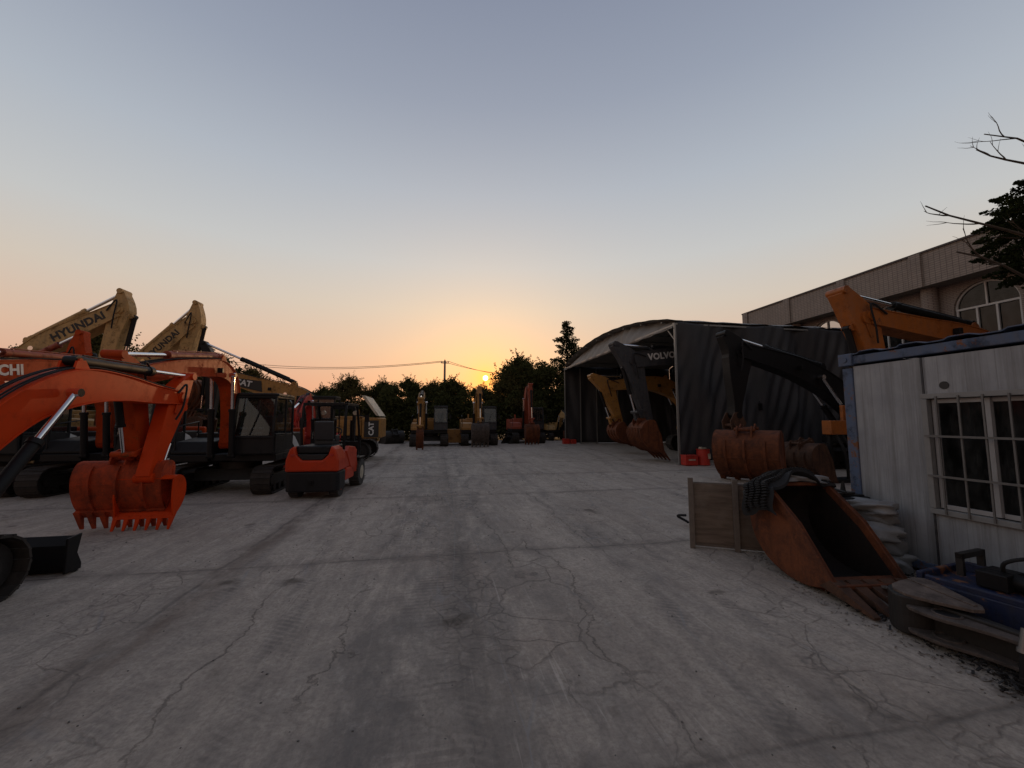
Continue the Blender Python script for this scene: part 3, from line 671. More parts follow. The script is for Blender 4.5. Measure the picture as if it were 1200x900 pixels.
    col = n.mix(n.math('MULTIPLY', tyre, .7), col, (.17, .152, .138))
    sc1 = n.noise(n.mapping(c, (16, .55, 1), rot=(0, 0, -.05)), 1.5, 6, .7, .25); sc2 = n.noise(n.mapping(c, (14, .6, 1), rot=(0, 0, .22)), 1.4, 6, .7, .25)
    sm1 = n.ramp(n.noise(n.mapping(c, (1, .5, 1), loc=(8, 3, 0)), .7, 4, .6), [(.42, .05), (.62, 1)]); sm2 = n.ramp(n.noise(n.mapping(c, (1, .5, 1), loc=(-6, 9, 0)), .8, 4, .6), [(.44, .05), (.62, 1)])
    col = n.mix(n.math('MULTIPLY', n.ramp(sc1, [(.54, 0), (.68, .55)]), sm1), col, (.20, .17, .148)); col = n.mix(n.math('MULTIPLY', n.ramp(sc2, [(.57, 0), (.70, .5)]), sm2), col, (.68, .60, .52))
    oil = n.math('MULTIPLY', line(absd(n.math('SUBTRACT', X, n.math('MULTIPLY', n.math('SUBTRACT', Y, 4), .22)), -.05, 1.2), .15, .62), n.math('MULTIPLY', n.ramp(Y, [(1.5, 0), (2.6, 1)]) if 0 else n.ramp(n.math('DIVIDE', Y, 10), [(.12, 0), (.25, 1), (.5, .9), (.75, .1)]), n.ramp(n.noise(c, 2.4, 8, .78), [(.38, 0), (.58, 1)])))
    col = n.mix(n.math('MULTIPLY', oil, .42), col, (.13, .118, .11))
    rd = n.math('MULTIPLY', line(absd(X, -2.5, .5), .02, .3), n.ramp(n.noise(n.mapping(c, (1.5, .4, 1)), 1.2, 5, .7), [(.42, 0), (.6, 1)]))
    col = n.mix(n.math('MULTIPLY', rd, .6), col, (.15, .105, .08))
    spots = n.ramp(n.noise(n.mapping(c, loc=(2, 9, 0)), 1.1, 4, .5), [(.66, 0), (.72, .7)])
    col = n.mix(spots, col, (.07, .055, .042))
    scr = n.n('ShaderNodeTexVoronoi', feature='DISTANCE_TO_EDGE'); n.set(scr.inputs[0], n.mapping(c, (.9, .12, 1), rot=(0, 0, .35))); scr.inputs['Scale'].default_value = 3
    col = n.mix(n.math('MULTIPLY', line(scr.outputs[0], .004, .014), n.math('MULTIPLY', reg2, .6)), col, (.30, .29, .28))
    allc = mx(joints, cr)
    col = n.mix(n.math('MULTIPLY', allc, .52), col, (.10, .088, .078))
    hgt = n.math('SUBTRACT', n.math('ADD', n.math('MULTIPLY', fine, .35), n.math('ADD', n.math('MULTIPLY', grit, .15), n.math('MULTIPLY', blotch, .8))), n.math('ADD', n.math('MULTIPLY', allc, 1.0), n.math('MULTIPLY', lugm, .25)))
    n.bsdf(col, n.math('SUBTRACT', .92, n.math('MULTIPLY', lane, .12)), 0, n.bump(n.math('ADD', hgt, n.math('MULTIPLY', mid, 1.2)), .6, .03), Specular_IOR_Level=.35)
    return n.m
m = MB(); m.add([(-900, -300, -.02), (900, -300, -.02), (900, 1500, -.02), (-900, 1500, -.02)], [(0, 1, 2, 3)])
struct(m.build('ground', m_simple('soil', (.055, .05, .03), .95, 0, .5, 1.5, .6)))
m = MB(); NXs, NYs = 60, 60
gx = lambda i: -45 + 90 * i / NXs
gy = lambda j: -18 + 55 * j / NYs
vs = [(gx(i), gy(j), .008 * math.sin(gx(i) * 1.3 + gy(j) * .7) * math.sin(gy(j) * .9) if 0 < i < NXs and 0 < j < NYs else 0) for j in range(NYs + 1) for i in range(NXs + 1)]
m.add(vs, [(j * (NXs + 1) + i, j * (NXs + 1) + i + 1, (j + 1) * (NXs + 1) + i + 1, (j + 1) * (NXs + 1) + i) for j in range(NYs) for i in range(NXs)], True)
struct(m.build('concrete_yard', m_concrete()))

# ------------------------------------------------------------------ trees
def m_leaf(name, a, b):
    n = NT(name); c = n.coord(); f = n.noise(c, 1.3, 4, .6); g = n.noise(c, 9, 3, .6)
    v = n.mix(n.ramp(n.math('ADD', n.math('MULTIPLY', f, .6), n.math('MULTIPLY', g, .4)), [(.35, 0), (.65, 1)]), a, b)
    d = n.n('ShaderNodeBsdfDiffuse'); n.set(d.inputs[0], v); tr = n.n('ShaderNodeBsdfTranslucent'); n.set(tr.inputs[0], v)
    m1 = n.n('ShaderNodeMixShader'); m1.inputs[0].default_value = .22; n.t.links.new(d.outputs[0], m1.inputs[1]); n.t.links.new(tr.outputs[0], m1.inputs[2]); n.t.links.new(m1.outputs[0], n.out.inputs[0])
    return n.m
LEAF = [m_leaf('dark_leaves', (.035, .042, .016), (.085, .088, .036)), m_leaf('olive_leaves', (.05, .048, .018), (.11, .095, .04)), m_leaf('needle_leaves', (.014, .022, .010), (.035, .045, .018))]
BARK = m_simple('bark', (.07, .05, .035), .9, 0, .4, 12, .6)
def rdir(r): 
    z = r.uniform(-1, 1); a = r.uniform(0, 2 * PI); q = math.sqrt(1 - z * z); return Vector((q * math.cos(a), q * math.sin(a), z))
def add_leaf(vs, fs, p, s, r, up=None):
    d = rdir(r); u = rdir(r); x = d.cross(u)
    if x.length < .05: return
    x.normalize(); y = d.cross(x).normalized() ; k = len(vs)
    vs += [p - x * s * .5, p + y * s * .32, p + x * s * .5, p - y * s * .32]; fs.append((k, k + 1, k + 2, k + 3))
def broadleaf(seed, H, R, nclump=70, per=110, leaf=.17, mat=0, base=.18):
    r = random.Random(seed); tr = MB(); vs = []; fs = []
    top = H * .55; pts = [(0, 0, -.1)]; 
    for i in range(1, 6): pts.append((r.uniform(-.12, .12) * i * .4, r.uniform(-.12, .12) * i * .4, top * i / 5))
    tr.tube(pts, .1, 8, [.16 * H / 6 * (1 - i * .13) for i in range(6)])
    for c_ in range(nclump):
        a = r.uniform(0, 2 * PI); zz = r.uniform(base, 1.0); prof = math.sin(PI * min(1, max(.12, (zz - base + .15) / (1.12 - base)))) ** .6
        rr = R * prof * math.sqrt(r.uniform(.15, 1)) * r.uniform(.75, 1.1); p = Vector((rr * math.cos(a), rr * math.sin(a), zz * H * r.uniform(.93, 1.02)))
        cr = r.uniform(.28, .62) * R / 2.4
        j = r.randint(2, 5); b = Vector(pts[j]); mid = b.lerp(p, .5) + Vector((0, 0, -.15)); 
        if c_ % 2 == 0: tr.tube([b, mid, p], .03, 5, [.05, .035, .012])
        for q in range(per):
            d = rdir(r) * cr * (r.random() ** .45); d.z *= .75
            add_leaf(vs, fs, p + d, leaf * r.uniform(.7, 1.4), r)
        for q in range(3):
            tipd = rdir(r); tipd.z = abs(tipd.z); 
            for s_ in range(14): add_leaf(vs, fs, p + tipd * cr * (1 + s_ * .045) + rdir(r) * .07, leaf * .8, r)
    cr_ = MB(); cr_.add(vs, fs); return tr, cr_
def conifer(seed, H, R):
    r = random.Random(seed); tr = MB(); vs = []; fs = []
    tr.tube([(0, 0, -.1), (.05, 0, H * .5), (0, .03, H)], .1, 8, [.22, .13, .03])
    for i in range(46):
        z = H * (.12 + .86 * i / 45); L = R * (1 - (z / H)) ** .75 * r.uniform(.55, 1.1) + .15
        for k in range(5):
            a = r.uniform(0, 2 * PI); d = Vector((math.cos(a), math.sin(a), .12)); b = Vector((0, 0, z)); l = L * r.uniform(.6, 1.1)
            tr.tube([b, b + d * l], .02, 4, [.03, .01])
            n_ = int(44 * l + 12)
            for q in range(n_):
                t_ = r.uniform(.15, 1); add_leaf(vs, fs, b + d * l * t_ + rdir(r) * (.1 + .2 * (1 - t_)) + Vector((0, 0, -.05)), r.uniform(.11, .22), r)
    c_ = MB(); c_.add(vs, fs); return tr, c_
protos = []
for k, (mk, mt) in enumerate([(broadleaf(3, 6, 3.3, 130, 190, .16, 0, .1), 0), (broadleaf(11, 6, 3.5, 140, 180, .155, 0, .1), 1), (broadleaf(29, 6, 3.0, 120, 190, .165, 0, .1), 0)]):
    protos.append((mk[0], mk[1], mt))
def place_tree(k, loc, sc, rz, label, name='broadleaf_tree', cache={}):
    root = thing(name, label, 'tree', loc, rz, 'trees along the far edge of the yard'); root.scale = sc
    if k not in cache:
        a = protos[k][0].build('trunk', BARK, root); b = protos[k][1].build('crown', LEAF[protos[k][2]], root); cache[k] = (a.data, b.data)
    else:
        for nm, d in zip(('trunk', 'crown'), cache[k]):
            o = bpy.data.objects.new(nm, d); COL.objects.link(o); o.parent = root
    return root
TREES = [(-33, 41, 1.35, 'bushy tree at the far left beyond the first tan excavator boom'),
         (-28.5, 39, 1.45, 'tall tree showing between the two tan excavator booms'),
         (-24, 42, 1.2, 'tree behind the second tan excavator arm'),
         (-20.5, 40, 1.3, 'tree just right of the second tan arm, above the orange gooseneck boom'),
         (-17, 41, 1.02, 'tree hidden partly by the brown boom with the black emblem plate'),
         (-13.8, 39, .82, 'low tree where the brown boom bends down'),
         (-10.8, 41, .80, 'low tree above the forklift roof'),
         (-8.0, 39.5, .90, 'tree above the raised pale hood'),
         (-5.4, 41.5, .90, 'rounded tree left of the grey loose bucket at the back'),
         (-2.8, 39.5, .93, 'tree behind the loose bucket at the back'),
         (-.6, 42, .88, 'tree behind the excavator with the narrow hanging bucket'),
         (1.4, 40, .93, 'tree just right of the concrete pole'),
         (4.5, 42, .87, 'low tree directly under the setting sun'),
         (7.4, 39.5, 1.05, 'tree just right of the setting sun'),
         (8.3, 41, 1.33, 'broad tall tree above the red back-row excavator'),
         (10.6, 39.8, 1.22, 'dense tree left of the conifer'),
         (16.0, 42, 1.15, 'tree to the right of the conifer behind the shed roof'),
         (13.1, 37.6, .95, 'lower tree at the foot of the conifer')]
for i, (x, y, s_, lb) in enumerate(TREES):
    r_ = random.Random(i * 5 + 1)
    place_tree(i % 3, (x, y, 0), (s_ * r_.uniform(.9, 1.1), s_ * r_.uniform(.9, 1.1), s_), r_.uniform(0, 6.28), lb)
tr, cr = conifer(5, 12.6, 5.6); root = thing('conifer_tree', 'tall narrow conifer standing alone left of the shed roof', 'tree', (13.6, 41, 0))
tr.build('trunk', BARK, root); cr.build('crown', LEAF[2], root)
vs = []; fs = []; r_ = random.Random(99)
for i in range(60000):
    x = r_.uniform(-42, 24); h = 3.8 + .7 * math.sin(x * 1.1) + .5 * math.sin(x * 2.7 + 1)
    add_leaf(vs, fs, Vector((x, 37.2 + r_.uniform(-.8, 2.2) + .4 * math.sin(x * 1.7), h * r_.random() ** .8)), r_.uniform(.16, .34), r_)
m = MB(); m.add(vs, fs); struct(m.build('undergrowth', LEAF[0]), 'stuff')
# pole and wires
pr = thing('power_pole', 'slim concrete power pole rising above the trees with wires on its top', 'power pole', (.75, 47, 0))
m = MB(); m.cyl((0, 0, 0), (0, 0, 8.75), .17, 12, .11); m.build('shaft', m_simple('pole_concrete', (.2, .19, .18), .85), pr)
m = MB(); m.box((0, 0, 8.45), (.9, .09, .09)); m.build('cross_arm', M['grimy'], pr)
for x in (-.4, 0, .4):
    m = MB(); m.cyl((x, 0, 8.5 if x else 8.75), (x, 0, 8.66 if x else 8.9), .04, 8); m.build('insulator', M['cream'], pr)
def wire(a, b, sag, nm, lb):
    a, b = Vector(a), Vector(b); m = MB(); m.tube([a.lerp(b, i / 16) - Vector((0, 0, sag * 4 * (i / 16) * (1 - i / 16))) for i in range(17)], .028, 5)
    tag(m.build(nm, M['grimy']), lb, 'power line', 'overhead wires on the concrete pole')
for k, x in enumerate((-.4, .4)):
    wire((.75 + x, 47, 8.66 if x else 8.9), (-33, 62 + k * .6, 10.6 - k * .35), 1.1, 'power_line', ['upper overhead wire running left from the concrete pole', 'lower overhead wire running left from the concrete pole'][k])
    wire((.75 + x, 47, 8.66 if x else 8.9), (14, 66 + k * .6, 9.6 - k * .2), .5, 'power_line', ['upper overhead wire running right from the pole past the sun', 'lower overhead wire running right from the pole past the sun'][k])

# ------------------------------------------------------------------ building
def m_tile(name, col, mortar, sx, sz, axis):
    n = NT(name); c = n.coord(); s = n.n('ShaderNodeSeparateXYZ'); n.set(s.inputs[0], c); cb = n.n('ShaderNodeCombineXYZ')
    n.set(cb.inputs[0], s.outputs[1]); n.set(cb.inputs[1], s.outputs[2])
    b = n.n('ShaderNodeTexBrick'); n.set(b.inputs[0], cb); b.inputs['Scale'].default_value = 1; b.inputs['Brick Width'].default_value = sx; b.inputs['Row Height'].default_value = sz
    b.inputs['Mortar Size'].default_value = .010; b.offset = 0.0 if axis else .5; b.inputs['Color1'].default_value = (*col, 1); b.inputs['Color2'].default_value = (*[k * .86 for k in col], 1); b.inputs['Mortar'].default_value = (*mortar, 1)
    g = n.noise(c, .9, 6, .65); st = n.noise(n.mapping(c, (5, 5, .5)), 1, 5, .6)
    v = n.mix(n.ramp(g, [(.35, .35), (.65, 0)]), b.outputs[0], tuple(k * .55 for k in col)); v = n.mix(n.ramp(st, [(.55, 0), (.75, .45)]), v, tuple(k * .4 for k in col))
    n.bsdf(v, .75, 0, n.bump(n.math('SUBTRACT', 1, b.outputs[1]), .5, .01)); return n.m
TILE = m_tile('facade_tile', (.33, .285, .245), (.13, .11, .095), .20, .095, 1); TILE2 = m_tile('wall_tile', (.30, .255, .22), (.12, .09, .08), .24, .075, 0)
FR = m_simple('window_frame_white', (.5, .5, .49), .5, 0, .15)
bx0 = 21.0; Y0, Y1 = -14, 23.9
b = thing('tiled_building', 'long tiled brown building with arched windows behind the container', 'building', (bx0, 5, 0))
def LB(m): m.v = [(x - bx0, y - 5, z) for x, y, z in m.v]; return m
m = MB(); m.box((bx0 + .25 - .0, (Y0 + Y1) / 2, 8.36), (1.1, Y1 - Y0, 1.46)); m.build('fascia', TILE, None); o = bpy.data.objects['fascia']
LBo = lambda o: (setattr(o, 'parent', b), setattr(o, 'location', (-bx0, -5, 0)))
LBo(o)
m = MB(); m.box((bx0 + .25, (Y0 + Y1) / 2, 9.13), (1.22, Y1 - Y0 + .1, .08)); o = m.build('coping', m_simple('dark_coping', (.09, .075, .07), .8)); LBo(o)
m = MB(); m.box((bx0 + 7, (Y0 + Y1) / 2, 9.0), (12.4, Y1 - Y0 - .1, .12)); o = m.build('roof', M['grimy']); LBo(o)
cols = [Y1 - .25 - 3.33 * i for i in range(12)]
wx = bx0 + .5
# wall with arched openings
for i in range(len(cols) - 1):
    ya, yb = cols[i + 1], cols[i]; yc = (ya + yb) / 2; r = 1.0; zs, zt = 6.45, 7.63
    for floor in (0, 1):
        z0 = 4.6 if floor else 1.3
        m = MB()
        if floor:
            arc = [(yc + r * math.cos(PI * k / 16), zs + r * math.sin(PI * k / 16)) for k in range(17)]
            top = [(yb, zt), (yb, zs)]
            # right half & left half polygons
            pr_ = [(yc + r, z0), (yb, z0), (yb, zt), (yc, zt)] + [arc[k] for k in range(8, -1, -1)]
            pl_ = [(yc - r, z0), (ya, z0), (ya, zt), (yc, zt)] + [arc[k] for k in range(8, 17)]
            m.prism(pr_, wx, wx + .3); m.prism(pl_, wx, wx + .3)
            m.box((wx + .15, yc, 4.1), (.3, yb - ya, 1.0))
        else:
            m.box((wx + .15, (ya + yc - r) / 2, 2.1), (.3, yc - r - ya, 3.0)); m.box((wx + .15, (yb + yc + r) / 2, 2.1), (.3, yb - yc - r, 3.0)); m.box((wx + .15, yc, .3), (.3, yb - ya, .6))
        o = m.build('wall', TILE2); LBo(o)
    if ya > 24 or yb < 2: continue
    f = MB()
    arc2 = [((yc + .97 * math.cos(PI * k / 20)), zs + .97 * math.sin(PI * k / 20)) for k in range(21)]
    for k in range(20): f.bar((wx + .13, *arc2[k]), (wx + .13, *arc2[k + 1]), .07, .07, (1, 0, 0))
    f.box((wx + .12, yc, zs), (.08, 1.95, .08)); f.box((wx + .12, yc, (zs + .97 + zs) / 2), (.06, .05, .97))
    for yy in (-.94, -.28, .32, .94): f.box((wx + .12, yc + yy, (4.62 + zs) / 2), (.07, .06, zs - 4.66))
    f.box((wx + .12, yc, 4.65), (.08, 1.95, .07)); o = f.build('window_frame', FR); LBo(o)
    g = MB(); g.add([(wx + .16, yc - .95, 4.65), (wx + .16, yc + .95, 4.65), (wx + .16, yc + .95, zs)] + [(wx + .16, *p) for p in arc2[1:-1]] + [(wx + .16, yc - .95, zs)], [tuple(range(3 + 19 + 1))])
    gp = g.build('pane', M['winglass']); gp.parent = o
m = MB(); m.box((wx + 6.5, (Y0 + Y1) / 2, 4.47), (.3, Y1 - Y0 - .4, 8.93)); m.box((wx + 3.2, (Y0 + Y1) / 2, 8.1), (6, Y1 - Y0 - 1, .1)); m.box((wx + 3.2, Y1 - .35, 4.1), (6.3, .3, 8.2)); m.box((wx + 3.2, Y0 + .35, 4.1), (6.3, .3, 8.2)); m.box((wx + 3.2, (Y0 + Y1) / 2, 4.2), (6, Y1 - Y0 - 1, .2))
o = m.build('rear_wall', M['charcoal']); LBo(o)
for yy in cols:
    m = MB(); m.cyl((bx0 + .28, yy, 0), (bx0 + .28, yy, 7.625), .27, 20); o = m.build('column', TILE2); LBo(o)
    m = MB(); m.box((bx0 - .34, yy, 8.36), (.09, .42, 1.5)); o = m.build('pilaster', TILE); LBo(o)

# ------------------------------------------------------------------ tarpaulin shed
def m_tarp(name, a, b, dusty=.4):
    n = NT(name); c = n.coord(); f = n.noise(c, .8, 6, .6); st = n.noise(n.mapping(c, (2.2, 2.2, .25)), 1.2, 5, .65); g = n.noise(c, 60, 3, .7)
    v = n.mix(n.ramp(f, [(.3, 0), (.7, 1)]), a, b); v = n.mix(n.math('MULTIPLY', n.ramp(st, [(.45, 0), (.7, 1)]), dusty), v, tuple(k * 1.25 for k in b))
    s = n.bsdf(v, .62, 0, n.bump(n.math('ADD', n.math('MULTIPLY', st, .8), n.math('MULTIPLY', g, .1)), .5, .05)); return n.m
TARP = m_tarp('charcoal_tarpaulin', (.026, .026, .029), (.040, .041, .044)); TARPL = m_tarp('skylit_tarpaulin', (.16, .15, .135), (.24, .225, .20), .3)  # paler tarpaulin: the sky's light on roof and valance is in its colour
SX0, SX1, SY0, SY1, SZ = 9.85, 19.0, 15.3, 30.3, 5.95
sh = thing('tarpaulin_shed', 'large dark tarpaulin shed with an arched roof and open side, excavators inside', 'shed', (SX0, SY0, 0))
def SB(m, nm, mat, bev=0):
    o = m.build(nm, mat, None, bev); o.parent = sh; o.location = (-SX0, -SY0, 0); return o
def cloth(x0, x1, y0, y1, zt, zb, nu, nv, fold, seed, scallop=.12):
    """hanging sheet from (x0,y0) to (x1,y1) with gathered folds and thickness"""
    r = random.Random(seed); ph = [(r.uniform(.8, 4.5), r.uniform(0, 6.28), r.uniform(.3, 1)) for _ in range(4)] + [(r.uniform(6, 13), r.uniform(0, 6.28), r.uniform(.15, .4)) for _ in range(4)]; L = math.hypot(x1 - x0, y1 - y0); nx, ny = -(y1 - y0) / L, (x1 - x0) / L
    tilt = [r.uniform(-.9, .9) for _ in range(8)]
    m = MB(); vs = []
    for side in (0, .03):
        for j in range(nv + 1):
            for i in range(nu + 1):
                u = i / nu * L; vv = j / nv
                d = sum(a_ * math.sin(k_ * (u + tl * vv * 3) + p_) for (k_, p_, a_), tl in zip(ph, tilt)) * fold * (.25 + .75 * math.sin(PI * min(1, vv * .9 + .1)))
                d += fold * 1.3 * abs(math.sin(u * .95 + vv * 2.2)) ** 8
                sag = scallop * abs(math.sin(PI * u / 2.35)) ** 1.0 if j == nv else scallop * abs(math.sin(PI * u / 2.35)) * vv ** 3
                z = zb + (zt - zb) * vv - sag + scallop
                vs.append((x0 + (x1 - x0) * i / nu + nx * (d + side), y0 + (y1 - y0) * i / nu + ny * (d + side), z))
    W_ = nu + 1; N = W_ * (nv + 1)
    fs = [(j * W_ + i, j * W_ + i + 1, (j + 1) * W_ + i + 1, (j + 1) * W_ + i) for j in range(nv) for i in range(nu)]
    fs += [tuple(N + q for q in f[::-1]) for f in fs]
    for i in range(nu): fs += [(i, N + i, N + i + 1, i + 1), (nv * W_ + i, nv * W_ + i + 1, N + nv * W_ + i + 1, N + nv * W_ + i)]
    m.add(vs, fs, True); return m
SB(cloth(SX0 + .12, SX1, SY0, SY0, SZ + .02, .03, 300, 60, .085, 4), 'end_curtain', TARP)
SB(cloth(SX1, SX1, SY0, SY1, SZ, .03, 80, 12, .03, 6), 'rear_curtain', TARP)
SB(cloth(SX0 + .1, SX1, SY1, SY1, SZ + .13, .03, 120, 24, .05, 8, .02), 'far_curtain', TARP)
rise = .95
def rz_(y): k = (y - SY0) / (SY1 - SY0); return SZ + .12 + rise * (math.sin(PI * k) ** .8 if 0 < k < 1 else 0)
m = MB(); N = 40; vs = []
for side in (0, .035):
    for i in range(N + 1):
        y = SY0 + (SY1 - SY0) * i / N
        for q in range(31):
            x = SX0 - .05 + (SX1 - SX0) * q / 30
            vs.append((x, y, rz_(y) + side - .03 * abs(math.sin(q * PI / 5)) + .012 * math.sin(i * 1.7 + q)))
K = (N + 1) * 31; fs = [(i * 31 + q, i * 31 + q + 1, (i + 1) * 31 + q + 1, (i + 1) * 31 + q) for i in range(N) for q in range(30)]
fs += [tuple(K + a for a in f[::-1]) for f in fs]; m.add(vs, fs, True)
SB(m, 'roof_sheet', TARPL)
m = MB(); m.prism([(SY0, SZ - .2)] + [(SY0 + (SY1 - SY0) * i / 40, rz_(SY0 + (SY1 - SY0) * i / 40)) for i in range(41)] + [(SY1, SZ - .2)], SX1 - .03, SX1); SB(m, 'rear_gable', TARP)
# valance over the open side (fills between the beam and the arch)
m = MB(); vs = []; Nn = 90
for side in (0, .03):
    for j in range(9):
        for i in range(Nn + 1):
            y = SY0 + (SY1 - SY0) * i / Nn; top = rz_(y) + .02; z = (SZ - .18) + (top - SZ + .18) * j / 8
            bul = .10 * math.sin(PI * j / 8) * (.6 + .4 * math.sin(y * 2.1)) + .03 * math.sin(y * 5 + j * .6)
            fold = .28 * math.exp(-((y - 20.3) / .28) ** 2) * math.sin(PI * min(1, (8 - j) / 8 + .25)) + .18 * math.exp(-((y - 19.6) / .18) ** 2)
            lean = .55 * (j / 8)
            vs.append((SX0 - .02 - bul - fold * .7 - side + lean, y, z - .02 * abs(math.sin(y * 3)) * (j == 0)))
Wn = Nn + 1; K = Wn * 9; fs = [(j * Wn + i, j * Wn + i + 1, (j + 1) * Wn + i + 1, (j + 1) * Wn + i) for j in range(8) for i in range(Nn)]
fs += [tuple(K + a for a in f[::-1]) for f in fs]; fs += [(i, K + i, K + i + 1, i + 1) for i in range(Nn)]; m.add(vs, fs, True)
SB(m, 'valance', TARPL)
GALV = m_simple('galvanised_steel', (.28, .28, .27), .45, .6, .2)
for (x, y) in [(SX0, SY0 - .08), (SX0, SY1 - .05), (SX0 + 1.25, SY1 - .12), (SX0 + 2.6, SY1 - .12), (SX0 + 4.4, SY1 - .12), (SX0 + 6.4, SY1 - .12), (SX1 - .1, SY0 + .1)]:
    m = MB(); m.box((x, y, SZ / 2), (.075, .075, SZ)); m.box((x, y, .01), (.2, .2, .02)); SB(m, 'post', GALV)
m = MB(); m.bar((SX0 + .02, SY0, SZ - .06), (SX0 + .02, SY1, SZ - .06), .07); m.bar((SX0, SY0 + .05, SZ), (SX1, SY0 + .05, SZ), .07)
for q in range(8):
    y = SY0 + (q + .5) * (SY1 - SY0) / 8; m.bar((SX0, y, rz_(y) - .12), (SX1, y, rz_(y) - .12), .05)
m.bar((SX0 + .03, SY0 + .6, SZ - .06), (SX0 + .03, SY0, SZ - .7), .04); m.bar((SX0 + .04, SY0 + .08, SZ - .9), (SX0 + .55, SY0 + .08, SZ - .06), .04)
SB(m, 'roof_truss', GALV)
m = MB(); m.box((SX0 + 1.9, SY1 - .15, .07), (1.4, .09, .09)); SB(m, 'bottom_rail', GALV)
m = MB(); m.box((SX0 - .05, SY1 - .3, .2), (.5, .4, .4)); m.box((SX0 + .5, SY1 - .35, .17), (.45, .35, .34))
tag(m.build('red_crate', M['red'], None, .02), 'low dull red box at the foot of the far left shed post', 'crate')

# ------------------------------------------------------------------ container office
CX, CY1, CY0, CZ = 5.75, 4.80, -1.2, 2.74
ct = thing('container_office', 'white panel container office with blue corner post and barred window', 'container', (CX, CY1, 0))
def CB(m, nm, mat, bev=0, par=None):
    o = m.build(nm, mat, None, bev)
    if par: o.parent = par
    else: o.parent = ct; o.location = (-CX, -CY1, 0)
    return o
def m_panel():
    n = NT('white_sandwich_panel'); c = n.coord(); s = n.n('ShaderNodeSeparateXYZ'); n.set(s.inputs[0], c)
    rib = n.math('ABSOLUTE', n.math('SUBTRACT', n.math('FRACT', n.math('MULTIPLY', s.outputs[1], 1 / .125)), .5)); rl = n.ramp(rib, [(.0, 1), (.06, 0)])
    st = n.noise(n.mapping(c, (9, 9, .45)), 1.3, 6, .7); f = n.noise(c, 2.2, 6, .65); g = n.noise(c, 40, 4, .7)
    v = n.mix(n.ramp(f, [(.3, 0), (.7, 1)]), (.235, .25, .27), (.33, .345, .36)); v = n.mix(n.ramp(st, [(.42, 0), (.68, .75)]), v, (.14, .14, .14)); v = n.mix(n.math('MULTIPLY', rl, .35), v, (.17, .17, .18))
    low = n.ramp(s.outputs[2], [(.0, 1), (.32, 0)]); v = n.mix(n.math('MULTIPLY', low, n.math('MULTIPLY', f, .9)), v, (.13, .11, .09))
    n.bsdf(v, .5, 0, n.bump(n.math('SUBTRACT', n.math('MULTIPLY', g, .1), rl), .35, .008)); return n.m
PANEL = m_panel()
BLUE = m_paint('faded_blue_paint', (.075, .115, .20), .45, .28, .6)
wy0, wy1, wz0, wz1 = 2.15, 3.82, .80, 2.12
m = MB(); T_ = .07; x = CX + T_ / 2 + .02; zt = 2.60; zb = .16
m.box((x, (wy1 + CY1 - .14) / 2, (zb + zt) / 2), (T_, CY1 - .14 - wy1 - .008, zt - zb)); m.box((x, (wy0 + wy1) / 2, (wz1 + zt) / 2), (T_, wy1 - wy0, zt - wz1)); m.box((x, (wy0 + wy1) / 2, (wz0 + zb) / 2), (T_, wy1 - wy0, wz0 - zb)); m.box((x, (CY0 + wy0) / 2, (zb + zt) / 2), (T_, wy0 - CY0 - .1, zt - zb))
CB(m, 'panel_wall', PANEL)
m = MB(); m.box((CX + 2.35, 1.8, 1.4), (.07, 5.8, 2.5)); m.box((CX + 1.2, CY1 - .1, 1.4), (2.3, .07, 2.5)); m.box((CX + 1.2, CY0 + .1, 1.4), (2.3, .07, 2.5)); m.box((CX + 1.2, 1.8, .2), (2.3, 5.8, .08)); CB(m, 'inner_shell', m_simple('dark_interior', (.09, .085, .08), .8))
for y in (CY1 - .07, CY0 + .07):
    for xx in (CX + .075, CX + 2.35):
        m = MB(); m.box((xx, y, 1.37), (.15, .14, 2.74 - .32)); CB(m, 'corner_post', BLUE, .012)
    for xx in (CX + .07, CX + 2.36):
        for zz in (.08, 2.70): 
            m = MB(); m.box((xx, y, zz), (.2, .19, .17)); m.cyl((xx - .102, y, zz), (xx - .112, y, zz), .035, 10); CB(m, 'corner_casting', BLUE, .008)
m = MB(); m.box((CX + .06, 1.8, 2.69), (.12, 5.8, .115)); m.box((CX + .06, 1.8, .11), (.12, 5.8, .1)); m.box((CX + 1.2, CY1 - .06, 2.675), (2.2, .1, .14))
CB(m, 'edge_rail', BLUE, .01)
m = MB(); n_ = 130; prof = []
vs = []
for side in (0, .012):
    for i in range(n_ + 1):
        y = CY0 + .1 + (5.8) * i / n_; z = 2.765 + .028 * max(0, min(1, .5 + 1.6 * math.sin(i * 2 * PI / 11))) + side
        for xx in (CX - .02, CX + 2.42): vs.append((xx, y, z))
K = 2 * (n_ + 1); fs = [(2 * i, 2 * i + 1, 2 * i + 3, 2 * i + 2) for i in range(n_)]; fs += [tuple(K + a for a in f[::-1]) for f in fs]; fs += [(2 * i, 2 * i + 2, K + 2 * i + 2, K + 2 * i) for i in range(n_)]
m.add(vs, fs); CB(m, 'corrugated_roof', BLUE)
m = MB(); m.cyl((CX + .012, 3.64, 2.25), (CX + .0195, 3.64, 2.25), .045, 20); CB(m, 'vent_hole', M['ink'])
m = MB(); m.box((CX + .016, 3.845, (zb + zt) / 2), (.012, .02, zt - zb)); CB(m, 'seam_strip', M['slate'])
m = MB(); fx = CX + .01
for (yy, zz, dy, dz) in (((wy0 + wy1) / 2, wz1 + .01, wy1 - wy0 + .08, .06), ((wy0 + wy1) / 2, wz0 - .01, wy1 - wy0 + .08, .06), (wy1 + .01, (wz0 + wz1) / 2, .06, wz1 - wz0 - .05), (wy0 - .01, (wz0 + wz1) / 2, .06, wz1 - wz0 - .05)): m.box((fx, yy, zz), (.07, dy, dz))
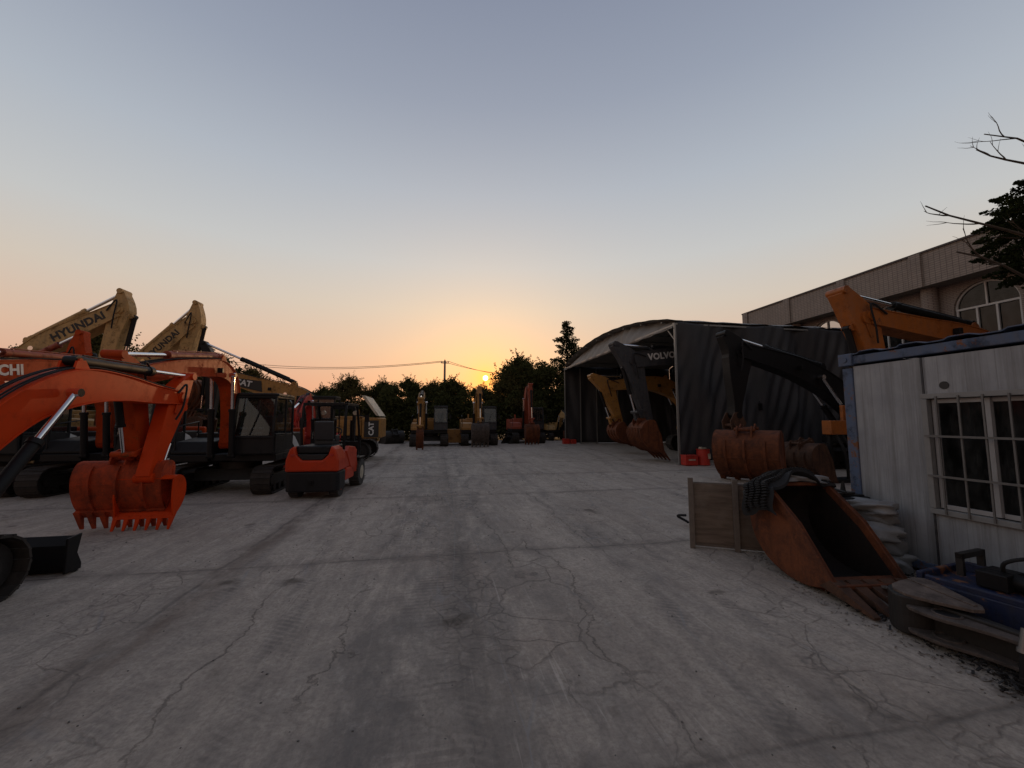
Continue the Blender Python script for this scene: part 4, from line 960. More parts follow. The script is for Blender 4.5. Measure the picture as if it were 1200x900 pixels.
wf = CB(m, 'window_frame', m_simple('window_frame_grey', (.22, .22, .215), .6, 0, .25), .004)
wfs = m_simple('window_sash_white', (.34, .34, .34), .45, 0, .15)
for (ya, yb, xx) in ((3.79, 3.28, .055), (3.33, 2.72, .085), (2.76, 2.18, .055)):
    m = MB(); yc = (ya + yb) / 2
    for yy in (ya - .025, yb + .025): m.box((CX + xx, yy, (wz0 + wz1) / 2), (.03, .055, wz1 - wz0 - .06))
    for zz in (wz0 + .05, wz1 - .05): m.box((CX + xx, yc, zz), (.03, ya - yb - .11, .05))
    o = CB(m, 'sash', wfs, .003)
    m = MB(); m.add([(CX + xx, ya - .05, wz0 + .06), (CX + xx, yb + .05, wz0 + .06), (CX + xx, yb + .05, wz1 - .06), (CX + xx, ya - .05, wz1 - .06)], [(0, 1, 2, 3)]); CB(m, 'pane', M['winglass'], 0, o)
for k in range(8):
    m = MB(); y = wy1 - .12 - k * .205; m.box((CX - .035, y, (wz0 + wz1) / 2 - .01), (.016, .016, wz1 - wz0 + .03)); CB(m, 'security_bar', M['grimy2'])
for zz in (1.20, 1.66):
    m = MB(); m.box((CX - .05, (wy0 + wy1) / 2, zz), (.014, wy1 - wy0 + .02, .024)); CB(m, 'security_bar', M['grimy2'])

def lump(c, d, seed, n=18, amp=.14, mb=None, sub=1.7):
    """irregular soft lump (bag, cloth heap)"""
    r = random.Random(seed); ph = [Vector((r.uniform(1, 4), r.uniform(1, 4), r.uniform(1, 4))) * sub for _ in range(5)]; m = mb or MB(); vs = []; o_ = [r.uniform(0, 6) for _ in range(5)]
    for j in range(n // 2 + 1):
        th = PI * j / (n // 2)
        for i in range(n):
            a = 2 * PI * i / n; p = Vector((math.copysign(abs(math.sin(th)) ** .6, 1) * math.copysign(abs(math.cos(a)) ** .55, math.cos(a)), math.copysign(abs(math.sin(th)) ** .6, 1) * math.copysign(abs(math.sin(a)) ** .55, math.sin(a)), math.copysign(abs(math.cos(th)) ** .6, math.cos(th))))
            k = 1 + amp * sum(math.sin(q.dot(p) + o) for q, o in zip(ph, o_)) / 2
            vs.append((c[0] + p.x * d[0] / 2 * k, c[1] + p.y * d[1] / 2 * k, c[2] + p.z * d[2] / 2 * k))
    m.add(vs, [(j * n + i, j * n + (i + 1) % n, (j + 1) * n + (i + 1) % n, (j + 1) * n + i) for j in range(n // 2) for i in range(n)], True); return m
SACK = m_simple('dusty_sackcloth', (.17, .17, .17), .85, 0, .35, 9, .6); SACKW = m_simple('white_plastic_sack', (.24, .245, .25), .6, 0, .3, 9, .5)
o = lump((CX + .5, 2.75, 1.05), (.5, .7, 1.0), 5, 30, .2).build('wrapped_bundle', SACK); tag(o, 'pale plastic wrapped bundle seen through the right of the container window', 'bundle')

# sacks piled against the container wall
specs = [(5.42,4.24, .1, .42, .6, .26, 'bottom sack of the pile against the container wall'), (5.46,4.30, .29, .40, .55, .24, 'second sack from the bottom of the pile against the container'), (5.42,4.27, .46, .42, .56, .2, 'middle grey sack of the pile by the container wall'),
         (5.46,4.32, .61, .38, .5, .18, 'creased sack second from the top of the pile'), (5.44,4.30, .74, .36, .5, .14, 'flat pale sack on top of the pile by the container')]
for k, (x, y, z, dx, dy, dz, lb) in enumerate(specs):
    o = lump((0, 0, 0), (dx, dy, dz), 30 + k, 26, .16).build('sack', SACK if k % 2 else SACKW); o.location = (x, y, z + .02); o.rotation_euler = (0, .05 * (k % 3 - 1), .3 * math.sin(k * 2)); tag(o, lb, 'sack', 'sacks piled against the container')
br = thing('steel_bracket', 'grey steel bracket plate lying on the black block at the container corner', 'bracket', (5.35, 4.95, 0))
m = MB(); m.prism([(-.42, .86), (.36, .86), (.36, .90), (.22, .93), (.12, 1.02), (-.1, 1.02), (-.2, .93), (-.42, .9)], -.02, .02, 'x'); m.box((0, 0, .87), (.34, .8, .03)); m.box((-.12, -.3, .9), (.05, .1, .1)); m.cyl((-.1, .05, .97), (.1, .05, .97), .05, 12); m.build('plate', M['grimy'], br, .006)
m = MB()
for y in (-.28, 0, .26): m.prism([(y - .03, .88), (y + .03, .88), (y + .01, 1.05), (y - .01, 1.0)], -.14, -.11); m.prism([(y - .03, .88), (y + .03, .88), (y + .01, .98), (y - .01, 1.02)], .1, .13)
m.build('rib', M['grimy'], br)
bl = MB(); bl.prism(rounded(5.4, 4.88, .55, .85, .06), .02, .83, 'z'); bl.box((5.4, 4.88, .84), (.5, .7, .02)); o = bl.build('black_block', M['black'], None, .02); tag(o, 'black steel block standing under the grey bracket beside the container corner', 'block')

# ================================================================== MACHINES
H = PI
def rel(loc, heading, pts):
    return pts
# --- left foreground: bright orange excavator reaching away from the camera
excavator('excavator', 'bright orange excavator in the left foreground with clean bucket and black dozer blade', (-5.48, 3.95, 0), 0, .78,
          [(.8, 1.05), (1.3, 1.62), (1.85, 2.06), (2.5, 2.30), (3.2, 2.34), (3.9, 2.29), (4.65, 2.26)], ((4.97, 2.70), (4.63, 2.28), (4.02, .86)),
          dict(w=.86, S=.66, ang=-.16, mat='orange', nt=6), main='orange', v=.60, gauge=2.95, trackL=3.75, blade=1.95, thick=(.42, .60, .28), armthick=(.34, .62, .34), boomw=.34, cabtop=2.7, rearL=1.7)
# --- row of three orange excavators facing the camera
row = dict(main='orange2', cabm='charcoal', body='black', cw='orange2', swoosh=True, group='orange excavators parked in a row on the left', gauge=3.15, cabtop=3.12, zdeck=1.08, rearL=1.95, cwz=2.15)
excavator('excavator', 'weathered orange gooseneck excavator with a dark cab, worn dark bucket beside the bright orange one', (-5.28, 12.35, 0), H, .80,
          [(.92, 1.25), (.92, 2.05), (1.12, 2.78), (1.65, 3.05), (2.4, 3.0), (3.4, 2.85), (4.45, 2.60)], ((4.80, 2.92), (4.42, 2.60), (4.02, 1.08)),
          dict(w=1.3, S=.84, ang=-.06, mat='bucketo', nt=8, dx=.1, round=.72), v=-.08, cabw=1.2, thick=(.36, .50, .36), armthick=(.36, .55, .34), ramcol='orange_dark', **row)
for (x, lb, txt) in ((-8.35, 'orange excavator second in the left row, maker name in pale letters on its boom', [('HITACHI', .90, .28, 'white', -1)]),
                     (-11.3, 'orange excavator at the far left end of the row, mostly hidden behind the nearer booms', [('HITACHI', .90, .28, 'white', -1)])):
    excavator('excavator', lb, (x, 12.9 if x > -9 else 13.1, 0), H, .82, [(.72, 1.25), (.72, 2.0), (.98, 2.65), (1.5, 2.92), (2.4, 2.92), (3.4, 2.82), (4.5, 2.65)], ((4.9, 3.05), (4.5, 2.65), (4.2, 1.3)),
              dict(w=1.2, S=.74, ang=.0, mat='bucketo', nt=5), thick=(.42, .64, .4), text=txt, ramcol='orange_dark', **row)
# --- tan excavators with black lettering, facing right
tan = dict(main='yellow', cabm='charcoal', body='yellow', group='tan excavators with raised booms', ramcol='yellow')
excavator('excavator', 'tan excavator with black maker name, larger and leftmost of the two raised tan booms', (-16.7, 17.5, 0), -PI / 2, 1.12,
          [(.6, 1.9), (1.15, 3.0), (1.9, 3.95), (2.7, 4.7), (3.6, 5.28), (4.75, 5.98)], ((4.80, 6.72), (4.80, 6.0), (4.38, 3.5)),
          dict(w=1.2, S=1.0, ang=.0, mat='rust', nt=5), thick=(.5, .72, .46), armthick=(.4, .58, .40), boomw=.46, text=[('HYUNDAI', .83, .40, 'ink', 1)], **tan)
excavator('excavator', 'tan excavator with black maker name, right one of the two raised tan booms', (-14.6, 20.5, 0), -PI / 2, 1.12,
          [(.6, 1.9), (1.1, 3.0), (1.55, 3.95), (2.1, 4.75), (2.7, 5.45), (3.5, 6.3)], ((3.62, 7.2), (3.56, 6.35), (3.1, 3.6)),
          dict(w=1.2, S=1.0, ang=.0, mat='rust', nt=5), thick=(.5, .74, .48), armthick=(.4, .6, .40), boomw=.46, text=[('HYUNDAI', .76, .36, 'ink', 1)], **tan)
excavator('excavator', 'red-orange excavator behind the row, only its folded arm peak shows under the first tan boom', (-14.4, 15.0, 0), -PI / 2, .95,
          [(.6, 1.6), (1.15, 2.6), (1.9, 3.3), (2.6, 3.65), (3.05, 3.8)], ((3.15, 4.62), (3.1, 3.85), (4.1, 2.1)), dict(w=1.1, S=.9, ang=0, mat='bucketo', nt=5), main='orange2', armthick=(.5, .6, .36), ramcol='orange_dark')
# --- brown excavator with the emblem plate
e5 = excavator('excavator', 'brown yellow excavator behind the forklift, black emblem plate on its boom, pale hood raised', (-4.75, 20.3, 0), PI / 2, 1.0,
               [(.45, 1.6), (.85, 2.3), (1.55, 2.85), (2.5, 3.15), (3.7, 3.5), (5.2, 4.0)], ((5.75, 5.35), (5.25, 4.05), (5.3, 1.9)),
               dict(w=1.2, S=1.0, ang=0, mat='rust_dark', nt=5), main='ochre', cabm='charcoal', body='ochre', cw='yellow2', boomw=.42, thick=(.5, .95, .42), armthick=(.5, .6, .36), rearL=2.25, cwz=2.1, arm='charcoal')
m = MB(); m.prism([(3.15, 3.12), (4.75, 3.5), (4.6, 3.78), (3.2, 3.62)][::1], -.235, -.225); o = m.build('emblem_plate', M['ink'], e5)
lettering('CAT', e5, M['white'], .36, (-.24, 3.95, 3.52), (0, -1, -.2), (0, 0, 1), bold=.012)
m = MB(); m.prism([(-2.15, 2.02), (-2.0, 2.05), (-1.35, 2.95), (-1.5, 2.95)], -1.2, 1.1); o = m.build('raised_hood', M['cream'], e5, .01)
m = MB(); m.bar((-1.1, -1.2, 1.95), (-1.1, -1.65, 2.6), .03); m.bar((1.0, -1.2, 1.95), (1.0, -1.65, 2.6), .03); m.build('hood_stay', M['black'], o)
m = MB(); m.box((-1.37, -1.85, 1.45), (.02, .62, .75)); m.build('side_emblem_panel', M['ink'], e5)
lettering('CAT', e5, M['white'], .3, (-1.385, -1.85, 1.45), (0, 0, 1), (0, 1, 0), bold=.01)
# --- small red excavator behind the dark cab
excavator('excavator', 'small red excavator with arched boom between the dark cab and the forklift', (-4.95, 17.4, 0), H, .66,
          [(.5, 1.2), (.5, 1.9), (.8, 2.45), (1.3, 2.6), (1.8, 2.35), (2.3, 1.9)], ((2.6, 2.2), (2.35, 1.85), (2.0, .8)), dict(w=.7, S=.6, ang=0, mat='red', nt=4), main='red', body='red', thick=(.36, .5, .32), boomw=.34, v=-.1, detail=False)
# --- back row facing the camera
backs = [((-.55, 30.2), 'ochre', .5, [(.6, 1.6), (1.1, 2.6), (1.9, 3.35), (2.8, 3.3), (3.9, 2.9)], ((4.3, 3.2), (4.0, 2.9), (4.1, 1.15)), dict(w=.42, S=.85, ang=.1, mat='rust', nt=2), 'ochre excavator first of the back row, narrow bucket hanging before it', .5),
         ((3.0, 30.6), 'yellow2', 1.0, [(.6, 1.6), (.9, 2.6), (1.3, 3.4), (1.8, 3.75), (2.2, 3.7)], ((2.5, 4.1), (2.35, 3.7), (2.7, 1.5)), dict(w=1.15, S=.98, ang=.05, mat='rust_pale', nt=5), 'yellow excavator second of the back row, wide toothed bucket set down under the sun', .1),
         ((7.1, 32.6), 'orange_dark', 1.0, [(.6, 1.6), (.9, 2.9), (1.3, 3.9), (1.7, 4.25), (2.1, 4.2)], ((2.4, 4.6), (2.2, 4.2), (2.5, 1.4)), dict(w=1.05, S=.95, ang=.05, mat='rust', nt=5), 'red orange excavator third of the back row, left of the shed, arm hanging straight down', .05)]
for (x, y), c_, _, bp, ap, bk, lb, v_ in backs:
    excavator('excavator', lb, (x, y, 0), H, .98, bp, ap, bk, main=c_, body=c_ if c_ != 'ochre' else 'ochre', cabm='slate', v=v_, group='excavators standing along the back of the yard', detail=False, gauge=2.7)
excavator('excavator', 'small yellow excavator at the back, partly hidden by the left edge of the shed', (10.9, 36.0, 0), H, .8, [(.6, 1.3), (1.0, 1.9), (1.8, 2.3), (2.6, 2.2), (3.3, 1.9)], ((3.6, 2.1), (3.4, 1.9), (3.3, .9)), dict(w=.9, S=.7, ang=0, mat='rust', nt=4), main='yellow', body='yellow', detail=False)
# --- machines in and around the shed
excavator('excavator', 'dark grey excavator with pale maker name parked in the shed mouth, ribbed rusty bucket', (15.6, 17.0, 0), PI / 2, 1.15,
          [(1.1, 2.0), (1.8, 3.4), (2.7, 4.25), (3.6, 4.62), (4.8, 4.80), (6.8, 4.55)], ((7.75, 5.3), (6.9, 4.5), (6.15, 1.85)), dict(w=1.3, S=1.0, ang=-.5, mat='rust', nt=5, ribs=True), main='slate', cabm='charcoal', body='slate', boomw=.5,
          thick=(.5, .78, .56), armthick=(.6, .8, .42), text=[('VOLVO', .885, .40, 'white', -1, .04)])
excavator('excavator', 'yellow excavator deeper in the shed behind the dark grey one', (15.8, 21.2, 0), PI / 2, 1.1,
          [(1.2, 2.0), (2.0, 3.2), (3.0, 3.8), (4.4, 3.95), (6.3, 3.75)], ((7.4, 4.3), (6.5, 3.75), (5.75, 1.75)), dict(w=1.2, S=.95, ang=-.75, mat='rust', nt=5), main='yellow2', body='yellow2', boomw=.45, thick=(.5, .8, .45), armthick=(.7, .75, .4))
excavator('excavator', 'black excavator in front of the shed curtain, boom arching down behind the container', (16.1, 11.9, 0), PI / 2, 1.08,
          [(.9, 1.4), (1.5, 2.2), (2.4, 2.95), (3.6, 3.55), (4.8, 3.9), (6.05, 4.18)], ((6.62, 4.75), (6.12, 4.12), (6.3, 2.0)), None, main='black', cabm='charcoal', body='charcoal', arm='black', boomw=.42, thick=(.5, .72, .42), armthick=(.6, .8, .32))
excavator('excavator', 'golden orange excavator whose boom rises over the container roof before the tiled building', (16.3, 8.0, 0), PI / 2, 1.05,
          [(.8, 1.9), (1.3, 3.0), (2.2, 3.75), (3.2, 4.02), (4.4, 4.16), (6.0, 4.36)], ((6.68, 4.98), (6.12, 4.32), (5.5, 2.2)), dict(w=1.2, S=1.0, ang=-.9, mat='rust', nt=5), main='golden', cabm='charcoal', body='golden', boomw=.45, thick=(.5, .5, .36), armthick=(.6, .66, .4), rearL=2.2)
# black arm ends in a quick hitch: short bracket
hh = thing('hitch_bracket', 'small dusty hitch bracket at the end of the black arm above the loose rusty bucket', 'hitch', (9.75, 11.9, 0))
m = MB()
for s_ in (-1, 1): m.prism([(-.25, 1.55), (.2, 1.5), (.3, 1.75), (.1, 2.1), (-.12, 2.1), (-.3, 1.8)], s_ * .2 - .02, s_ * .2 + .02, 'y')
m.cyl((-.15, -.28, 1.68), (-.15, .28, 1.68), .05, 10); m.cyl((.15, -.28, 1.66), (.15, .28, 1.66), .05, 10); m.build('side_plates', M['rust_dark'], hh, .005)

# --- loose buckets
def loose_bucket(label, loc, rz, S, w, ang, mat, nt, lift=0, name='excavator_bucket', group=None, tm=None, ribs=False, **kw):
    r = thing(name, label, 'bucket', loc, rz, group); make_bucket(r, w, S, (0, lift), ang, M[mat], 0, nt, name='shell', tooth_mat=M[tm] if tm else None, ribs=ribs, **kw); return r
loose_bucket('huge rusty bucket lying mouth open beside the crate panel, rubber mat on top', (4.50, 4.45, 0), -.10, 1.0, .80, D2R(-59), 'rust', 5, 1.06, tm='rust_dark', ears=False, liner=m_rust('near_black_steel', (.006, .005, .005), (.022, .013, .009)))  # near-black colour for the sheet added inside this bucket
loose_bucket('wide smooth rusty bucket standing upright before the shed curtain, two ears on top', (9.3, 10.75, 0), PI - .92, 1.12, 1.7, -.38, 'rust', 5, 1.52)
loose_bucket('dark rusty bucket set behind the wide upright bucket near the container post', (11.2, 10.6, 0), PI / 2, .9, 1.2, -.5, 'rust_dark', 5, 1.15)
loose_bucket('grey loose bucket at the back left of the yard, right of the raised hood', (-3.3, 32.6, 0), PI + .5, 1.15, 1.5, -1.1, 'grimy', 5, 1.0)
loose_bucket('low scrap bucket on the ground between the second and third back-row excavators', (5.5, 31.2, 0), -1.0, .55, .9, -.9, 'grimy', 4, .5)
loose_bucket('dark loose bucket lying beside the grey one at the back left', (-5.6, 33.4, 0), PI - .4, 1.0, 1.3, -.9, 'rust_dark', 5, .9)
m = MB(); m.prism(rounded(0, 0, 1.25, .8, .08), .12, 1.15, 'z'); 
yt = thing('yellow_tank', 'small yellow steel tank on the ground right of the first back-row excavator', 'tank', (1.25, 31.2, 0)); m.build('tank_body', M['yellow2'], yt, .03)
m = MB(); m.cyl((.3, 0, 1.15), (.3, 0, 1.25), .12, 12); m.build('filler_cap', M['black'], yt)
m = MB(); m.box((-.45, 0, .06), (.1, .8, .12)); m.box((.45, 0, .06), (.1, .8, .12)); m.build('skid', M['black'], yt)

# rubber mat draped over the near bucket
m = MB(); path = [(-.62, .80), (-.62, .90), (-.58, 1.02), (-.48, 1.12), (-.32, 1.17), (-.1, 1.2), (.1, 1.18), (.24, 1.12), (.34, .98)]
pth = smooth_path(path, 5); Wd = .5
vs = []
for i, (x, z) in enumerate(pth):
    for j in range(9):
        y = (j / 8 - .5) * Wd; vs.append((x, y + .03 * math.sin(i * .6), z + .03 * math.sin(j * .9 + i * .35) - .10 * abs(j / 8 - .5) * 2 * (.5 + .5 * math.sin(i * .4 + 1))))
n9 = len(pth); N0 = len(vs); vs += [(x * 1.0, y, z - .035) for x, y, z in vs]
fs = [(i * 9 + j, i * 9 + j + 1, (i + 1) * 9 + j + 1, (i + 1) * 9 + j) for i in range(n9 - 1) for j in range(8)]; fs += [tuple(N0 + q for q in f[::-1]) for f in fs]
for i in range(n9 - 1): fs += [(i * 9, (i + 1) * 9, N0 + (i + 1) * 9, N0 + i * 9), (i * 9 + 8, N0 + i * 9 + 8, N0 + (i + 1) * 9 + 8, (i + 1) * 9 + 8)]
fs += [tuple(list(range(9)) + [N0 + q for q in range(8, -1, -1)])]
m.add(vs, fs)
for i in range(1, n9 - 2, 1):
    x, z = pth[i]; x2, z2 = pth[i + 1]; d = Vector((x2 - x, 0, z2 - z)); a = math.atan2(d.z, d.x)
    for y in (-.15, -.05, .05, .15):
        Mx = Matrix.Rotation(-a, 3, 'Y'); nrm = Mx @ Vector((0, 0, 1)); off = .10 * abs(y / Wd) * 2 * (.5 + .5 * math.sin(i * .4 + 1))
        m.box(Vector((x, y + .03 * math.sin(i * .6), z - off + .01)) + nrm * .02, (d.length * .55, .07, .04), Mx)
o = m.build('rubber_track_mat', M['rubber'], None, .006); o.location = (4.58, 4.30, .0); o.rotation_euler = (-.25, 0, .03)
tag(o, 'ribbed black rubber track pad draped over the top of the huge rusty bucket', 'rubber mat')
o = lump((0, 0, 0), (.62, .3, .08), 77, 26, .22).build('plastic_sheet', SACKW); o.location = (4.62, 4.52, 1.10); o.rotation_euler = (0, .05, -.05); tag(o, 'pale crumpled plastic sheet lying behind the rubber pad on the bucket', 'sheet')

# --- wooden panel crate
WOOD = NT('weathered_plywood'); c = WOOD.coord(); f = WOOD.noise(WOOD.mapping(c, (1, 1, 9)), 1.6, 6, .65, .4); g = WOOD.noise(c, 2, 5, .6)
v = WOOD.mix(WOOD.ramp(f, [(.3, 0), (.7, 1)]), (.085, .062, .045), (.19, .145, .11)); v = WOOD.mix(WOOD.ramp(g, [(.5, 0), (.75, .6)]), v, (.22, .19, .16)); WOOD.bsdf(v, .85, 0, WOOD.bump(f, .4, .01))
WOOD2 = m_simple('grey_batten_wood', (.14, .115, .095), .85, 0, .35, 14, .5)
wc = thing('wooden_panel', 'weathered wooden crate panel with three upright battens beside the huge rusty bucket', 'crate panel', (4.2, 5.18, 0), -.50)
m = MB(); m.box((.02, 0, .50), (1.16, .02, .84)); m.build('plywood_sheet', WOOD.m, wc)
for x, h_ in ((-.58, 1.0), (.0, 1.0), (.56, .98)):
    m = MB(); m.box((x, -.035, h_ / 2 - .0), (.07, .05, h_)); m.build('batten', WOOD2, wc, .004)
for zz in (.06, .90):
    m = MB(); m.box((.02, .04, zz), (1.2, .06, .07)); m.build('rail', WOOD2, wc, .004)
for x in (-.5, .5):
    m = MB(); m.bar((x, .05, .75), (x, .5, .02), .05, .05); m.build('prop', WOOD2, wc)
m = MB(); pts = [(4.25 + .12 * math.cos(a) * (1 - .1 * k), 6.55 + .1 * math.sin(a), .05 + .06 * abs(math.sin(a * .5)) + .01 * k) for k, a in enumerate([i * .42 for i in range(12)])]
m.tube(pts, .022, 7); tag(m.build('hose_scrap', M['rubber']), 'short scrap of black hose lying left of the wooden panel', 'hose scrap')

# --- red things near the shed post
for k, (x, y, lb) in enumerate([(10.75, 14.95, 'red dented drum with pale cap on the ground before the shed curtain')]):
    d = thing('red_drum', lb, 'drum', (x, y, 0)); m = MB(); m.cyl((0, 0, .02), (0, 0, .66), .25, 24)
    for z in (.04, .34, .64): m.cyl((0, 0, z - .02), (0, 0, z + .02), .262, 24)
    m.build('barrel', M['red'], d, .005); m = MB(); m.cyl((-.1, 0, .66), (-.1, 0, .74), .07, 12); m.cyl((.1, .03, .66), (.1, .03, .70), .05, 12); m.box((-.02, 0, .69), (.3, .1, .04)); m.build('cap', M['cream'], d)
    m = MB(); m.box((.1, -.245, .38), (.12, .02, .2)); m.build('paper_label', M['cream'], d)
d = thing('red_toolbox', 'low red metal box beside the near shed post', 'toolbox', (10.12, 14.95, 0)); m = MB(); m.box((0, 0, .2), (.55, .36, .36)); m.build('box_body', M['red'], d, .015)
m = MB(); m.box((0, 0, .405), (.57, .38, .05)); m.build('lid', M['red'], d, .01); m = MB(); m.tube([(-.12, 0, .42), (-.1, 0, .48), (.1, 0, .48), (.12, 0, .42)], .012, 6); m.build('handle', M['black'], d)
m = MB(); m.box((0, -.185, .24), (.3, .012, .05)); m.build('trim_strip', M['cream'], d)
o = lump((0, 0, 0), (.35, .3, .5), 12, 20, .18).build('white_sack', SACKW); o.location = (11.75, 14.9, .55); tag(o, 'white plastic bag hanging low against the shed curtain by the upright bucket', 'bag')
# yellow attachment with hoses
ya = thing('yellow_hose_stand', 'yellow steel plate stand with black hoses hanging below, left of the blue post', 'attachment', (12.0, 10.2, 0), .0)
m = MB(); m.box((0, 0, 1.62), (1.0, .3, .42)); m.box((.25, .1, 2.05), (.12, .1, .5)); m.build('plate', M['golden'], ya, .02)
for k in range(4):
    m = MB(); x = -.3 + k * .22; m.tube(smooth_path([(x, -.1, 1.42), (x + .08, -.25, 1.0), (x + .22, -.2, .55), (x + .35, -.1, .1)], 5), .04, 8); m.build('hose', M['rubber'], ya)
m = MB(); m.box((-.35, .05, .7), (.1, .1, 1.4)); m.box((.42, .05, .7), (.1, .1, 1.4)); m.box((.03, .05, .05), (1.0, .5, .1)); m.build('stand_leg', M['charcoal'], ya)

# --- right foreground: rusty hitch, blue attachment, hoses, ram, debris
q = thing('quick_hitch', 'rusty flat wedge shaped hitch casting on the ground in the right foreground', 'hitch', (4.16, 2.72, 0))
def outline(pts, n=5):
    c_ = smooth_path([pts[-1]] + pts + [pts[0], pts[1]], n); return [p[:2] for p in c_[n:-n - 1]][:n * len(pts)]
top = [(-.15, .22), (-.12, .34), (-.02, .42), (.12, .46), (.34, .50), (.42, .46), (.41, .38), (.20, -.08), (.12, -.14), (.04, -.12), (-.08, .06)]
m = MB(); m.prism(top, .325, .352, 'z'); m.prism([(.22, .47), (.26, .47), (.15, -.08), (.11, -.08)], .352, .362, 'z'); m.build('top_plate', m_rust('scuffed_top_steel', (.07, .05, .042), (.20, .15, .12), .85, 1.2), q, .004)
m = MB(); m.prism([(a * .9 - .005, .1 + (b - .1) * .9) for a, b in outline([(-.10, .44), (.06, .50), (.20, .44), (.18, .22), (.02, .12), (-.12, .16), (-.2, .28)], 4)], .02, .333, 'z'); m.cyl((.03, .28, .01), (.03, .28, .32), .165, 28); m.prism([(-.03, .3), (.1, .3), (.1, -.4), (.04, -.4)], .06, .30, 'z'); m.build('casting', M['grimy'], q, .012)
def eye(z):
    m = MB(); out = outline([(-.18, .20), (.05, .14), (.12, -.06), (.07, -.26), (.09, -.44), (.08, -.60), (.0, -.66), (-.06, -.58), (-.06, -.42), (-.10, -.24), (-.20, -.02)], 4)
    m.prism(out, z, z + .028, 'z')
    for x, y, r_e in ((-.05, .0, .085), (.015, -.55, .06)): m.tube([(x + r_e * math.cos(a), y + r_e * math.sin(a), z + .028) for a in [k * PI / 12 for k in range(25)]], .012, 6)
    return m
eye(.245).build('ear_plate', M['rust_pale'], q, .006); eye(.06).build('ear_plate', M['rust_pale'], q, .006)
for x, y, r_e in ((-.05, .0, .07), (.015, -.55, .048)):
    m = MB(); m.cyl((x, y, .274), (x, y, .277), r_e, 18); m.build('pin_hole', M['ink'], q)
ba = thing('blue_attachment', 'scratched blue steel attachment lying behind the rusty hitch, black hoses on top', 'attachment', (5.10, 2.35, 0), .16)
BL2 = m_paint('deep_blue_paint', (.006, .014, .055), .4, .2, .55, (.04, .035, .03))
m = MB(); m.prism([(-.42, .95), (.3, 1.0), (.35, -1.9), (-.32, -1.9)], .04, .34, 'z'); m.box((-.37, -.45, .36), (.05, 2.7, .06)); m.box((.3, -.45, .38), (.05, 2.7, .1)); m.box((-.02, .95, .36), (.7, .05, .08)); m.build('frame', BL2, ba, .012)
m = MB(); m.cyl((.0, .6, .42), (.0, -1.6, .42), .075, 16); m.cyl((.18, .7, .40), (.18, -1.6, .40), .05, 12); m.box((0, .55, .42), (.3, .2, .14)); m.box((.0, -.4, .42), (.26, .12, .12)); m.build('valve_block', M['black'], ba, .008)
for k in range(7):
    r_ = random.Random(50 + k); y0 = .55 - k * .12; m = MB()
    hgt = r_.uniform(.55, .78); L = r_.uniform(.45, .95)
    pts = [(r_.uniform(-.1, .2), y0, .42), (r_.uniform(-.15, .15), y0 - L * .12, .42 + (hgt - .42) * .7), (r_.uniform(-.1, .1), y0 - L * .45, hgt), (r_.uniform(-.05, .2), y0 - L * .85, .42 + (hgt - .42) * .55), (r_.uniform(-.1, .2), y0 - L, .38)]
    m.tube(smooth_path(pts, 7), r_.uniform(.013, .022), 8); m.build('hydraulic_hose', M['rubber'], ba)
m = MB(); m.box((.12, .78, .56), (.4, .05, .05)); m.box((-.06, .78, .48), (.04, .05, .2)); m.box((.3, .78, .48), (.04, .05, .2)); m.build('bracket', M['grimy'], ba)
sr = thing('loose_ram', 'short bright silver hydraulic ram end standing in debris at the right frame edge', 'ram', (4.02, 2.24, 0)); m = MB(); m.cyl((0, 0, .26), (.03, -.01, .40), .024, 16); m.cyl((-.003, 0, .24), (.003, 0, .27), .031, 16); m.build('sleeve', M['steel'], sr)
m = MB(); m.cyl((-.04, 0, .0), (0, 0, .25), .018, 12); m.build('rod', M['black'], sr)
def scatter(name, mats, boxes, n, seed, sm=(.004, .018)):
    r = random.Random(seed); m = MB()
    for _ in range(n):
        x0, y0, x1, y1, h_ = boxes[r.randrange(len(boxes))]; t_ = r.random(); x = x0 + (x1 - x0) * t_ + r.gauss(0, .12); y = y0 + (y1 - y0) * t_ + r.gauss(0, .12)
        s = r.uniform(*sm); Mx = Matrix.Rotation(r.uniform(0, 6), 3, 'Z') @ Matrix.Rotation(r.uniform(-.6, .6), 3, 'X')
        m.box((x, y, s * .25 + r.random() * h_), (s, s * r.uniform(1, 4.5), s * r.uniform(.25, .8)), Mx)
    o = m.build(name, mats); struct(o, 'stuff'); return o
scatter('debris', M['grimy'], [(4.3, 3.15, 4.0, 2.0, .06), (4.55, 3.8, 4.2, 3.3, .05), (4.1, 2.2, 4.3, 1.2, .12), (5.3, 4.0, 5.2, 3.2, .08)], 2600, 3)
scatter('dust_crumbs', m_simple('pale_crumbs', (.2, .18, .16), .9), [(4.4, 4.9, 3.9, 3.4, .01), (3.9, 3.3, 4.0, 1.8, .01), (4.2, 2.6, 3.6, 1.4, .01), (4.3, 4.2, 4.5, 3.4, .1)], 900, 5, (.003, .012))
r_ = random.Random(8); m = MB()
for _ in range(520):
    x = r_.uniform(-5, 4.5); y = r_.uniform(1.3, 14); s = r_.uniform(.003, .009) * (1 + y * .06); m.box((x, y, s * .3), (s, s * 1.4, s * .7), Matrix.Rotation(r_.uniform(0, 6), 3, 'Z'))
struct(m.build('gravel_crumbs', m_simple('grey_crumbs', (.12, .11, .1), .9)), 'stuff')
r_ = random.Random(18)
for k in range(26):
    pass
m = MB()
for k in range(60):
    x = r_.uniform(4.3, 5.3); y = r_.uniform(3.0, 3.6); a = r_.uniform(-.9, -.2); L = r_.uniform(.2, .5)
    m.box((x, y, .05 + r_.random() * .16), (r_.uniform(.02, .05), L, .012), Matrix.Rotation(a, 3, 'Z') @ Matrix.Rotation(r_.uniform(-.25, .15), 3, 'X'))
